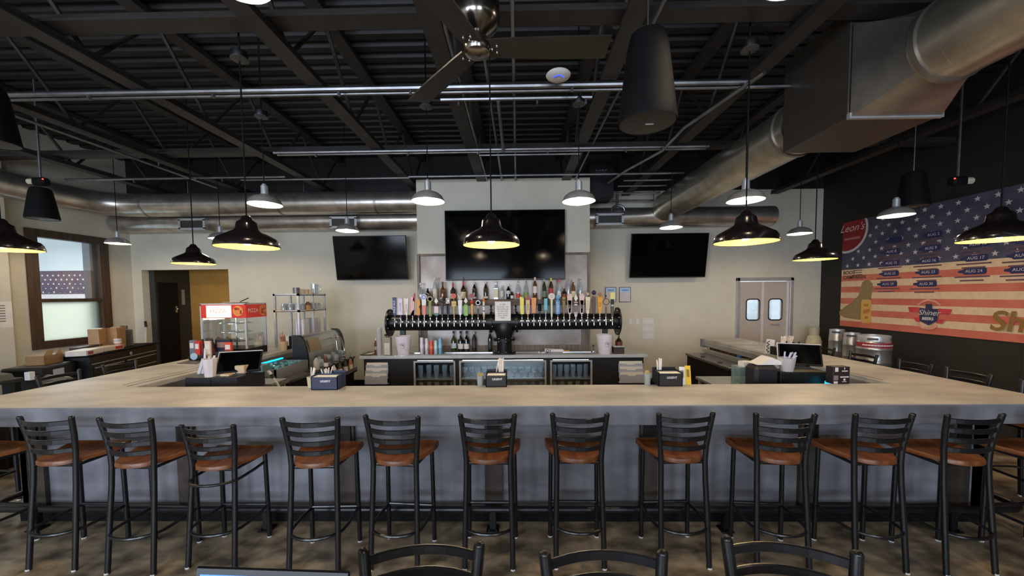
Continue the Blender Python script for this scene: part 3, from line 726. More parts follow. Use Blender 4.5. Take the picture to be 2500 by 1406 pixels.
MB().bx(-lw/2+.015, lw/2-.008, -.0012, 0, .02, sl-.016, 0, 0, Ml).build('screen', M['laptopscreen'], lid)
MB().bx(.05, .1, -.002, -.0012, .02, sl-.018, 0, 0, Ml).bx(-.08, .03, -.002, -.0012, .05, sl-.05, 0, 0, Ml).build('window', M['screenlite'], lid)
MB().bx(-lw/2+.03, lw/2-.03, -.2, -.06, .016, .018).build('keyboard', M['blackmatte'], t)

# ------------------------------------------------------------------ back counter with glass-door coolers
YC = 6.03; ZK = .926
bx_ = lambda px, y=YC+.03: W(px, 900, Y=y).x
cl, crr = W(878, 868, Y=YC).x, W(1581, 863, Y=YC).x
kc = thing('back_counter', 'black back bar counter with stainless top and glass-door coolers', 'counter', (0, 0, 0))
tp = MB().bx(cl, crr, YC, YS-.005, ZK-.045, ZK, 0, .004); tp.bx(cl+.02, sx0-.005, YS-.005, 7.0, ZK-.045, ZK); tp.bx(sx1+.005, crr-.02, YS-.005, 7.0, ZK-.045, ZK)
tp.build('counter_top', M['steel'], kc); MB().bx(cl-.004, crr+.004, YC-.008, YC, ZK-.05, ZK+.002, 0, .003).build('front_edge', pm('painted_edge_sheen', (216, 220, 226), .25, .35, 4, .1), kc)  # bright sheen of the steel front edge put into a paler strip
doors = [(bx_(1010), bx_(1112)), (bx_(1121), bx_(1223)), (bx_(1228), bx_(1334)), (bx_(1343), bx_(1446))]
x0, x1 = doors[0][0]-.03, doors[-1][1]+.03; y0 = YC+.04
b = MB(); b.bx(cl+.05, x0, y0, YS-.02, .06, ZK-.045); b.bx(x1, crr-.05, y0, YS-.02, .06, ZK-.045)
b.bx(x0, x1, y0, YS-.02, .84, ZK-.045); b.bx(x0, x1, YS-.05, YS-.02, .06, .84); b.bx(x0, x1, y0, YS-.02, .06, .12)
for i in range(5):
    a_ = x0 if i == 0 else doors[i-1][1]-.01; c_ = x1 if i == 4 else doors[i][0]+.01
    if i != 2: b.bx(a_, c_, y0, YS-.02, .12, .84)
b.build('cabinet_body', M['navyblk'], kc)
MB().bx(cl+.06, crr-.06, y0+.03, YS-.02, 0, .06).build('plinth', M['blackmatte'], kc)
sh = MB()
for zz in (.50,):
    sh.bx(x0+.04, doors[0][1]-.02, y0+.05, YS-.06, zz, zz+.018); sh.bx(doors[1][0]+.02, doors[2][1]-.02, y0+.05, YS-.06, zz, zz+.018); sh.bx(doors[3][0]+.02, x1-.04, y0+.05, YS-.06, zz, zz+.018)
sh.build('shelf', M['alu'], kc)
MB().bx(doors[1][0]+.05, doors[2][1]-.05, y0+.04, y0+.06, .815, .835).build('interior_light', pm('cool_strip_light', (215, 232, 245), .5, 0, 5, .02, emit=(215, 232, 245), es=10.0), kc)
MB().bx(doors[0][0]+.05, doors[0][1]-.05, y0+.04, y0+.055, .815, .835).bx(doors[3][0]+.05, doors[3][1]-.05, y0+.04, y0+.055, .815, .835).build('interior_light', pm('dim_strip_light', (200, 222, 240), .5, 0, 5, .02, emit=(180, 212, 240), es=4.5), kc)
back = MB().bx(doors[1][0], doors[2][1], YS-.056, YS-.05, .12, .84).build('back_lining', M['alu'], kc)
for i, (a_, c_) in enumerate(doors):
    zt_, zb_ = .835, .125; fw = .03
    f = MB().bx(a_, c_, y0-.025, y0-.001, zt_-fw, zt_, 0, .003).bx(a_, c_, y0-.025, y0-.001, zb_, zb_+fw, 0, .003).bx(a_, a_+fw, y0-.025, y0-.001, zb_+fw, zt_-fw, 0, .003).bx(c_-fw, c_, y0-.025, y0-.001, zb_+fw, zt_-fw, 0, .003)
    d_ = f.build('cooler_door', M['alu'], kc)
    MB().bx(a_+fw, c_-fw, y0-.014, y0-.01, zb_+fw, zt_-fw).build('glass_pane', M['glasspane'], d_)
ORD = ['leftmost', 'second', 'third', 'fourth', 'fifth', 'sixth', 'seventh']
def glass(kind, loc, label, group, sc=1.0):
    t = thing('beer_glass', label, 'glass', loc, 0, group)
    P_ = {'pint': [(.03, 0), (.032, .004), (.043, .15), (.0405, .15), (.03, .012), (0, .012)],
          'tall': [(.032, 0), (.036, .02), (.034, .05), (.046, .13), (.042, .2), (.04, .2), (.043, .13), (.03, .05), (0, .02)],
          'tulip': [(.034, 0), (.034, .006), (.006, .014), (.006, .07), (.03, .085), (.046, .12), (.042, .165), (.04, .165), (.044, .12), (.02, .085), (0, .082)],
          'jar': [(.042, 0), (.045, .01), (.045, .1), (.036, .115), (.036, .135), (.034, .135), (.034, .115), (.042, .1), (.042, .012), (0, .012)]}[kind]
    MB().lathe([(r*sc, z*sc) for r, z in P_], n=14).build('bowl', M['drinkglass'], t)
    return t
GP = {k: glass(k, (0, 0, 1), 'x', 'x') for k in ('pint', 'tall', 'tulip', 'jar')}
_used = {}
def put_glass(kind, loc, label, group, sc=1.0, flip=False):
    o = GP[kind] if kind not in _used else copy_tree(GP[kind]); _used[kind] = 1
    o.location = loc; o['label'] = label; o['group'] = group; o.scale = (sc, sc, sc)
    if flip: o.rotation_euler = (PI, 0, 0)
    return o
dn = ['first cooler door from the left', 'second cooler door from the left', 'third cooler door from the left', 'rightmost cooler door']
for i, (a_, c_) in enumerate(doors):
    for row, z, kinds in ((0, .519, [('tall', 5), ('tulip', 6), ('tulip', 6), ('tall', 6)][i]), (1, .3, ('pint', 5))):
        k, n = kinds
        if row:  # lower shelf
            if i in (0, 1, 3): pass
        for j in range(n):
            x = a_+.075+(c_-a_-.15)*j/(n-1)
            put_glass(k, (x, YC+.17+.03*(j % 2), z), '%s glass on the %s shelf behind the %s' % (ORD[j] if j else 'first', 'lower' if row else 'upper', dn[i]), 'beer glasses in the coolers', 1.05 if not row else .95)
ls = MB()
for a_, c_ in ((x0+.04, doors[0][1]-.02), (doors[1][0]+.02, doors[2][1]-.02), (doors[3][0]+.02, x1-.04)): ls.bx(a_, c_, y0+.05, YS-.06, .282, .299)
ls.build('shelf', M['alu'], kc)
# three-pocket paper holders on the counter front
def holder(px0, px1, label):
    xa, xb = bx_(px0, y0-.03), bx_(px1, y0-.03)
    t = thing('paper_holder', label, 'paper holder', ((xa+xb)/2, y0, .5), 0, 'wall pockets on the counter front')
    w = (xb-xa)/2
    for k in range(3):
        z = .275-.085*k; yb = -.024-.03*k
        p = MB().ext([(-w, z-.14), (w, z-.14), (w, z), (w*.45, z), (w*.25, z-.02), (-w*.25, z-.02), (-w*.45, z), (-w, z)], 'Y', yb-.006, yb-.002).bx(-w, w, yb-.002, -.002, z-.14, z-.135)
        po = p.build('pocket', cm(176, 182, 200), t)
        MB().bx(-w*.93, w*.93, yb+.002, yb+.02, z-.12, z+.035).build('paper_stack', M['paper'], po)
holder(893, 948, 'white three-pocket paper holder at the left end of the back counter')
holder(1510, 1570, 'white three-pocket paper holder at the right end of the back counter')

# ------------------------------------------------------------------ alcove: sheet panel, frame and bottle shelf on the shaft
al = thing('bottle_shelf', 'weathered wood shelf with frame and sheet backing under the large television', 'shelf', (0, 0, 0))
fy = YS-.02
z_top, z_sh, z_bt = W(1230, 618, Y=fy).z, W(1230, 731, Y=6.36).z, ZK
PT = pm('patina_sheet', (120, 108, 98), .38, .55, 1.6, .1, col2=(166, 158, 152), detail=8)
MB().bx(sx0+.03, sx1-.03, YS-.012, YS, z_bt, z_top).build('backing_sheet', PT, al)
MB().bx(sx0, sx0+.045, YS-.05, YS, z_bt, z_top).bx(sx1-.045, sx1, YS-.05, YS, z_bt, z_top).bx(sx0+.045, sx1-.045, YS-.04, YS, z_top-.04, z_top).bx(sx0+.045, sx0+.15, YS-.03, YS-.012, z_bt, z_sh-.3).bx(sx1-.15, sx1-.045, YS-.03, YS-.012, z_bt, z_sh-.3).bx(sx0+.15, sx1-.15, YS-.03, YS-.012, z_bt, z_bt+.09).build('frame', M['plank'], al)
MB().bx(sx0+.046, sx1-.046, 6.36, YS-.012, z_sh-.1, z_sh, 0, .004).build('shelf_board', M['shelfwood'], al)
# ------------------------------------------------------------------ televisions
def tv(p00, p11, Y, label, depth, tilt=0.0, mid=None):
    A, B = W(p00[0], p00[1], Y=Y), W(p11[0], p11[1], Y=Y)
    w, h = (B.x-A.x), (A.z-B.z)
    t = thing('television', label, 'television', ((A.x+B.x)/2, Y, (A.z+B.z)/2), 0, 'wall televisions')
    R_ = Matrix.Rotation(tilt, 4, 'X')
    MB().bx(-w/2, w/2, .0, .05, -h/2, h/2, 0, .006, R_).build('casing', M['tvbody'], t)
    MB().bx(-w/2+.012, w/2-.012, -.002, .0, -h/2+.022, h/2-.012, 0, 0, R_).build('screen', M['screen'], t)
    MB().bx(-.25, .25, .04, depth, h*.12, h*.3).build('wall_mount', M['blackmatte'], t)
    return t
tv((1085, 514), (1380, 682), YS-.11, 'large black television on the grey shaft above the bottles', .11)
tv((815, 577), (995, 683), YB-.28, 'black television on the wall left of the shaft, tilted down', .28, math.radians(9))
tv((1540, 571), (1726, 677), YB-.28, 'black television on the wall right of the shaft, tilted down', .28, math.radians(9))

# ------------------------------------------------------------------ beer tower
YT = 6.3
tx0, tx1 = W(955, 787, Y=YT).x, W(1505, 784, Y=YT).x
tzc = W(1228, 786, Y=YT).z; rp = .135; txc = W(1231, 800, Y=YT).x
tw = thing('beer_tower', 'black iron pipe beer tower with flanged ends on a round column', 'beer tower', (0, 0, 0))
IR = pm('black_iron_pipe', (27, 29, 31), .35, .4, 14, .15)
MB().tube([(tx0, YT, tzc), (tx1, YT, tzc)], rp, 36).build('pipe', IR, tw)
mcol = Matrix.Identity(4)
MB().lathe([(.19, ZK), (.19, ZK+.025), (.125, ZK+.026), (.125, ZK+.21), (.185, ZK+.212), (.185, ZK+.25), (.13, ZK+.252), (.14, ZK+.3), (.18, tzc-.1), (.15, tzc)], (txc, YT, 0), 28).build('column', IR, tw)
bo = MB()
for zz, r in ((ZK+.032, .165), (ZK+.256, .16), (ZK+.205, .16)):
    for k in range(8):
        a = 2*PI*k/8+.2; bo.ball((txc+r*math.cos(a), YT+r*math.sin(a), zz), .013, 8, 5)
bo.build('bolt', M['chrome'], tw)
for x, s in ((tx0, -1), (tx1, 1)):
    f = MB().tube([(x, YT, tzc), (x+s*.03, YT, tzc)], .235, 36).build('end_flange', IR, tw)
    bb = MB()
    for k in range(8):
        a = 2*PI*k/8+.4; bb.ball((x-s*.008, YT+.2*math.cos(a), tzc+.2*math.sin(a)), .014, 8, 5)
    bb.build('bolt', M['chrome'], f)
for s in (-1, 1):
    f = MB().tube([(txc+s*.2, YT, tzc), (txc+s*.235, YT, tzc)], .18, 32).build('tee_flange', IR, tw)
    bb = MB()
    for k in range(8):
        a = 2*PI*k/8+.4; bb.ball((txc+s*.195, YT+.16*math.cos(a), tzc+.16*math.sin(a)), .012, 8, 5)
    bb.build('bolt', M['chrome'], f)
for x in (tx0+.18, tx1-.18):   # slim support legs under the ends
    MB().bx(x-.04, x+.04, YT+.02, YT+.1, ZK, tzc-.1).build('end_post', M['black'], tw)
YFA = YT-rp
def tap(px, pieces, label, writing=None):
    x = W(px, 790, Y=YFA-.06).x
    t = thing('beer_tap', label, 'beer tap', (x, YFA, tzc+.02), 0, 'beer taps on the tower')
    f = MB().tube([(0, -.001, 0), (0, -.055, 0)], .014, 10)
    f.lathe([(.024, 0), (.024, .008), (0, .01)], (0, 0, 0), 12, 0, Matrix.Rotation(PI/2, 4, 'X'))
    f.tube([(0, -.05, .03), (0, -.055, 0), (0, -.066, -.035), (0, -.07, -.075)], [.012, .015, .012, .008], 10)
    f.lathe([(.007, .02), (.008, .045), (.013, .05), (.013, .07), (.009, .078), (0, .078)], (0, -.052, 0), 10)
    f.build('faucet', M['chrome'], t)
    ms = []; mb = MB(); Hh = .34; z0 = .07; yb = -.052
    def mi(c):
        m = c if not isinstance(c, tuple) else cm(*c)
        if m not in ms: ms.append(m)
        return ms.index(m)
    for p in pieces:
        k = p[0]
        if k == 'pad':
            _, a, b_, w0, w1, c = p; mb.ext([(-w0, z0+a*Hh), (w0, z0+a*Hh), (w1, z0+b_*Hh), (-w1, z0+b_*Hh)], 'Y', yb-.014, yb+.014, mi(c))
        elif k == 'rod':
            _, a, b_, r0, r1, c = p; mb.lathe([(0, z0+a*Hh), (r0, z0+a*Hh), (r1, z0+b_*Hh), (0, z0+b_*Hh)], (0, yb, 0), 14, mi(c))
        elif k == 'disk':
            _, a, r, c = p; mb.tube([(0, yb-.012, z0+a*Hh), (0, yb+.012, z0+a*Hh)], r, 22, mi(c))
        elif k == 'ring':
            _, a, r, c = p; mb.tube([(r*math.cos(u), yb-.014, z0+a*Hh+r*math.sin(u)) for u in [2*PI*q/20 for q in range(20)]], .006, 6, mi(c), True)
        elif k == 'ball':
            _, a, r, c = p; mb.ball((0, yb, z0+a*Hh), r, 14, 8, mi(c))
        elif k == 'spear':
            _, a, b_, w, c = p; h = (b_-a); mb.ext([(0, z0+a*Hh), (w, z0+(a+h*.38)*Hh), (w*.6, z0+(a+h*.62)*Hh), (0, z0+b_*Hh), (-w*.6, z0+(a+h*.62)*Hh), (-w, z0+(a+h*.38)*Hh)], 'Y', yb-.012, yb+.012, mi(c))
        elif k == 'poly':
            _, pl, c = p; mb.ext([(u, z0+v*Hh) for u, v in pl], 'Y', yb-.013, yb+.013, mi(c))
    mb.build('tap_handle', ms, t)
    if writing:
        s, a, size, col, rot = writing
        text('handle_lettering', s, size, face_front(0, yb-.0148, z0+a*Hh) @ Matrix.Rotation(rot, 4, 'Z'), cm(*col), t, .0003)
    return t
R90 = PI/2
GY, WH, BK, CRM = (96, 92, 90), (236, 230, 228), (28, 28, 30), (236, 224, 190)
TL = [
 (964, [('rod', 0, .16, .009, .012, GY), ('pad', .16, .98, .024, .03, (58, 62, 128)), ('pad', .98, 1.02, .03, .026, (44, 46, 110))], 'leftmost beer tap, navy paddle handle with white lettering', ('PALE ALE', .56, .05, WH, R90)),
 (978.5, [('rod', 0, .18, .008, .01, (90, 110, 160)), ('pad', .16, .94, .036, .034, (222, 214, 232)), ('pad', .94, .98, .034, .03, (200, 190, 220))], 'beer tap with pale lilac paddle handle', ('LAGER', .55, .045, (120, 90, 130), R90)),
 (993, [('rod', 0, .18, .008, .01, WH), ('pad', .16, .97, .018, .04, (236, 222, 222)), ('disk', .9, .03, (120, 100, 104))], 'beer tap with pinkish white tapering handle and dark disc', ('BLONDE', .5, .032, (130, 60, 70), R90)),
 (1007.4, [('rod', 0, .14, .007, .009, WH), ('poly', [(-.022, .12), (.02, .12), (.034, .5), (.036, .95), (0, 1.08), (-.03, .95), (-.028, .5)], (226, 178, 184)), ('poly', [(-.023, .12), (.021, .12), (.03, .42), (0, .34), (-.026, .2)], (206, 56, 66)), ('poly', [(.012, .86), (.037, .8), (.05, 1.2), (.035, 1.22)], (196, 50, 60))], 'beer tap with pink and red pointed handle', None),
 (1022, [('rod', 0, .15, .008, .01, GY), ('poly', [(-.025, .14), (.025, .14), (.027, .45), (.01, .52), (.032, .66), (.03, .82), (.012, .94), (0, 1.0), (-.018, .88), (-.034, .76), (-.012, .6), (-.027, .45)], (226, 150, 46))], 'beer tap with curvy orange handle', None),
 (1036, [('rod', 0, .16, .008, .01, WH), ('pad', .15, .62, .024, .032, (228, 130, 110)), ('pad', .62, .9, .032, .036, (236, 236, 240)), ('disk', 1.02, .048, (226, 226, 240)), ('ring', 1.02, .03, (110, 120, 190))], 'beer tap with white disc over a coral and white handle', None),
 (1051, [('rod', 0, .1, .009, .01, GY), ('rod', .08, .72, .027, .027, (150, 154, 100)), ('rod', .72, .8, .03, .02, (160, 164, 108)), ('disk', .92, .046, (160, 162, 104)), ('disk', .92, .03, (120, 110, 66))], 'beer tap with olive green cylinder handle and round top', None),
 (1066, [('rod', 0, .12, .008, .01, GY), ('pad', .12, .24, .028, .034, (70, 130, 116)), ('pad', .24, .56, .034, .034, (232, 200, 206)), ('rod', .6, .66, .036, .036, BK), ('spear', .68, 1.0, .032, WH)], 'beer tap with white spear point over a pink and teal handle', None),
 (1080, [('rod', 0, .18, .008, .011, GY), ('rod', .18, .74, .016, .03, (72, 72, 78)), ('ball', .84, .036, (62, 64, 70)), ('poly', [(-.03, .8), (.012, .8), (.004, 1.02), (-.026, .98)], (150, 150, 156))], 'beer tap with dark grey animal head handle', None),
 (1094, [('rod', 0, .16, .008, .01, GY), ('pad', .16, .62, .026, .03, BK), ('pad', .18, .6, .006, .008, (206, 196, 176)), ('rod', .6, .7, .022, .026, BK), ('pad', .7, .95, .03, .03, WH)], 'beer tap with a white block lettered C on a black handle', ('C', .82, .09, BK, 0)),
 (1109, [('rod', 0, .22, .009, .014, (190, 160, 110)), ('rod', .2, .56, .014, .016, (206, 170, 90)), ('pad', .56, .8, .038, .038, (216, 190, 110)), ('rod', .8, .98, .006, .006, (190, 160, 110)), ('disk', 1.06, .04, (212, 72, 50))], 'beer tap with a red disc over a gold label handle', ('GOLD', .68, .024, (90, 50, 20), 0)),
 (1124, [('rod', 0, .16, .008, .01, WH), ('pad', .14, .86, .02, .036, (236, 234, 236)), ('ball', .96, .034, (226, 224, 222)), ('poly', [(-.02, .98), (-.01, 1.02), (-.036, 1.16), (-.044, 1.14)], (230, 226, 220)), ('poly', [(.02, .98), (.01, 1.02), (.036, 1.16), (.044, 1.14)], (230, 226, 220))], 'beer tap with a white horned skull handle', None),
 (1138, [('rod', 0, .12, .008, .01, GY), ('pad', .1, .62, .032, .03, (140, 190, 84)), ('rod', .62, .66, .034, .034, (90, 130, 60)), ('spear', .68, 1.0, .032, WH)], 'beer tap with white spear point over a lime green handle', None),
 (1153, [('rod', 0, .14, .008, .01, (150, 190, 180)), ('rod', .12, .66, .016, .024, (232, 170, 90)), ('ball', .76, .034, (196, 64, 56)), ('pad', .7, .9, .006, .006, WH), ('disk', 1.06, .04, (150, 62, 54))], 'beer tap with dark red disc over an amber handle', None),
 (1167.5, [('rod', 0, .45, .01, .018, (96, 88, 74)), ('rod', .42, .56, .014, .01, (226, 206, 160)), ('disk', .72, .04, (226, 224, 236)), ('disk', .72, .026, (90, 90, 130))], 'beer tap with a blue and white disc on a branch-like handle', None),
 (1181.6, [('rod', 0, .14, .016, .02, (206, 180, 120)), ('rod', .14, .78, .018, .018, (226, 222, 218)), ('rod', .3, .34, .019, .019, BK), ('rod', .55, .58, .019, .019, BK), ('rod', .78, .82, .026, .026, (216, 120, 50)), ('rod', .82, 1.06, .018, .003, (226, 120, 44))], 'beer tap shaped like a white pencil with orange tip', None),
 (1274.5, [('rod', 0, .16, .008, .01, GY), ('poly', [(-.024, .15), (.034, .15), (.028, .5), (.036, .86), (.02, .96), (-.034, 1.0), (-.03, .5)], (240, 224, 100)), ('ball', 1.03, .018, (150, 150, 70))], 'beer tap with bright yellow wedge handle, first right of the column', None),
 (1289, [('rod', 0, .16, .008, .01, (190, 150, 90)), ('pad', .15, .84, .024, .036, (222, 190, 140)), ('poly', [(-.038, .86), (.038, .86), (.02, 1.02), (0, 1.1), (-.02, 1.02)], (170, 60, 52))], 'beer tap with tan handle and red peaked top', ('AMBER', .5, .034, (120, 80, 50), R90)),
 (1303.5, [('rod', 0, .2, .008, .01, GY), ('pad', .2, .94, .028, .042, (230, 150, 90))], 'beer tap with plain orange tapered paddle', None),
 (1318, [('rod', 0, .24, .01, .013, BK), ('pad', .26, .68, .03, .03, BK), ('pad', .3, .64, .024, .024, (226, 214, 206)), ('disk', .76, .034, (60, 46, 40)), ('rod', .86, .98, .012, .002, (236, 210, 150))], 'beer tap with a black candle-like handle and pale label', ('BOCK', .47, .03, BK, R90)),
 (1332.6, [('rod', 0, .34, .008, .009, (150, 200, 215)), ('pad', .34, .9, .026, .026, (110, 192, 212))], 'beer tap with small light blue paddle', None),
 (1347, [('rod', 0, .84, .014, .02, (214, 228, 204)), ('disk', 1.0, .054, (232, 222, 218))], 'beer tap with large white disc on a pale green pole', ('RED\nALE', 1.0, .03, (170, 110, 100), 0)),
 (1362, [('rod', 0, .14, .008, .01, GY), ('pad', .14, .8, .034, .034, (86, 150, 200)), ('rod', .8, .9, .024, .022, (80, 140, 190)), ('pad', .9, 1.06, .03, .03, (96, 166, 214))], 'beer tap with a blue bottle-shaped handle lettered WHEAT', ('WHEAT', .48, .05, WH, R90)),
 (1377, [('rod', 0, .2, .008, .012, (150, 130, 90)), ('rod', .2, .8, .016, .032, (146, 126, 92)), ('ball', .9, .034, (160, 138, 100))], 'beer tap with bronze ribbed handle and ball top', None),
 (1391, [('rod', 0, .14, .008, .01, WH), ('pad', .14, 1.0, .022, .044, (226, 196, 184)), ('pad', .2, .8, .013, .03, BK), ('disk', 1.0, .044, (222, 190, 178))], 'beer tap with rose-edged black paddle, left of the white dart', ('IRISH', .5, .03, (200, 190, 180), R90)),
 (1406, [('rod', 0, .16, .02, .03, (226, 220, 218)), ('rod', .18, .22, .034, .034, (226, 220, 218)), ('rod', .24, .56, .016, .016, (130, 120, 122)), ('rod', .56, .62, .03, .03, (236, 230, 228)), ('rod', .68, .72, .034, .034, (236, 230, 228)), ('spear', .74, 1.12, .032, WH)], 'beer tap shaped like a white dart with grey shank', None),
 (1420.5, [('rod', 0, .14, .008, .01, WH), ('pad', .14, 1.0, .022, .042, (228, 200, 188)), ('pad', .2, .8, .013, .028, BK), ('disk', 1.0, .042, (222, 190, 178))], 'beer tap with rose-edged black paddle, right of the white dart', ('IRISH', .5, .03, (200, 190, 180), R90)),
 (1435, [('rod', 0, .16, .008, .01, CRM), ('pad', .16, .96, .022, .038, CRM), ('ball', 1.1, .03, (214, 180, 160))], 'beer tap with cream handle in green lettering and a small figure on top', ('KÖLSCH', .55, .04, (74, 110, 60), R90)),
 (1450, [('rod', 0, .2, .01, .014, (90, 76, 76)), ('poly', [(-.03, .2), (.026, .2), (.036, .7), (.03, .95), (-.02, 1.0), (-.044, .8)], (96, 72, 66)), ('ball', 1.16, .036, (54, 36, 76)), ('ball', 1.22, .02, (30, 26, 34))], 'beer tap with brown carved handle and dark purple top', None),
 (1464.6, [('rod', 0, .18, .008, .01, CRM), ('pad', .18, .92, .018, .04, (240, 166, 30)), ('pad', .92, .97, .044, .044, (220, 140, 20)), ('ball', 1.08, .028, (190, 130, 90))], 'beer tap with golden yellow handle in dark lettering', ('ALE', .58, .05, (120, 60, 10), R90)),
 (1479.5, [('rod', 0, .5, .014, .012, (122, 90, 80)), ('disk', .72, .05, (180, 150, 120)), ('ring', .72, .05, (80, 60, 50)), ('ball', 1.0, .012, BK)], 'beer tap with brown oar handle and tan disc', None),
 (1495, [('rod', 0, .5, .02, .028, (92, 88, 84)), ('rod', .5, .58, .022, .022, (200, 200, 190)), ('pad', .58, .84, .024, .024, BK), ('pad', .84, 1.16, .04, .038, (232, 226, 150))], 'rightmost beer tap, grey handle topped by a yellow note', None)]
for a in TL: tap(*a)
# small black valve sticks between the taps and the column
for px, l in ((1199, 'black bleed valve left of the notice on the beer tower'), (1259, 'black bleed valve right of the notice on the beer tower')):
    p = W(px, 770, Y=YT-.05)
    t = thing('valve', l, 'valve', (p.x, YT-.03, tzc+rp-.015)); MB().tube([(0, 0, 0), (0, 0, .14)], .012, 8).ball((0, 0, .15), .02, 8, 6).tube([(-.03, 0, .09), (.03, 0, .09)], .008, 6).build('stem', M['black'], t)
A, B = W(1208, 736, Y=YT-.16), W(1247, 783, Y=YT-.16)
t = thing('notice', 'white paper notice about gratuity taped to the beer tower', 'notice', ((A.x+B.x)/2, YT-.155, (A.z+B.z)/2))
w, h = (B.x-A.x)/2, (A.z-B.z)/2
MB().bx(-w, w, -.003, 0, -h, h).bx(-.012, .012, 0, .02, -h, -h+.03).build('sheet', M['paper'], t)
text('notice_text', 'A 20%\nGratuity will\nbe added to\nall tabs left\nopen at the\nend of the\nnight.', .038, face_front(0, -.0036, 0), cm(70, 70, 74), t, .0003, space=.95)

# ------------------------------------------------------------------ bottles on the shelf
def bottle(loc, h, label, shape, gcol, lcol=None, lz=(.12, .5), cap=None, pour=False, group='spirit bottles on the shelf under the television', fill=None, name='liquor_bottle', r=None, neckcol=None):
    t = thing(name, label, 'bottle', loc, 0, group)
    hb = h*.84 if pour else h
    R_ = r or {'std': .038, 'wide': .046, 'slim': .03, 'square': .042, 'wine': .038, 'short': .04}[shape]
    sh_ = {'std': .6, 'wide': .52, 'slim': .66, 'square': .62, 'wine': .52, 'short': .6}[shape]
    nk = .014 if shape != 'slim' else .012
    n = 4 if shape == 'square' else 18
    prof = [(0, 0), (R_*.96, 0), (R_, .006), (R_, hb*sh_), (R_*.86, hb*(sh_+.06)), (nk*1.5, hb*(sh_+.17)), (nk, hb*(sh_+.23)), (nk, hb*.97), (0, hb*.97)]
    Mq = Matrix.Rotation(PI/4, 4, 'Z') @ Matrix.Diagonal((1.2, 1.2, 1, 1)) if n == 4 else None
    g = MB().lathe(prof, n=n, M=Mq, sm=n > 4); g.build('bottle_body', gcol, t)
    if fill:
        fp = [(0, .004), (R_*.9, .006), (R_*.9, hb*sh_*fill[0]), (0, hb*sh_*fill[0])]
        MB().lathe(fp, n=n, M=Mq, sm=n > 4).build('liquid', cm(*fill[1]), t)
    if lcol:
        k = 1.015
        MB().lathe([(R_*k, hb*lz[0]), (R_*k, hb*min(lz[1], sh_))], n=n, M=Mq, sm=n > 4).build('bottle_label', cm(*lcol), t)
    if neckcol: MB().lathe([(nk*1.12, hb*(sh_+.24)), (nk*1.12, hb*.96)], n=12).build('neck_band', cm(*neckcol), t)
    if cap: MB().lathe([(nk*1.25, hb*.88), (nk*1.25, hb), (0, hb)], n=12).build('cap', cm(*cap), t)
    if pour: MB().lathe([(nk*1.1, hb*.95), (nk*1.1, hb*1.0), (.006, hb*1.02), (.004, h), (0, h)], n=8).build('pour_spout', M['chrome'], t)
    return t
DG = lambda *c: glassm('tinted_glass_%d_%d_%d' % c, c, .14, .05, .55, c)
AMB, CLR, GRN, BRN = DG(120, 70, 24), M['drinkglass'], DG(50, 66, 40), DG(60, 36, 20)
BLK = DG(16, 16, 18)
YBt = 6.465
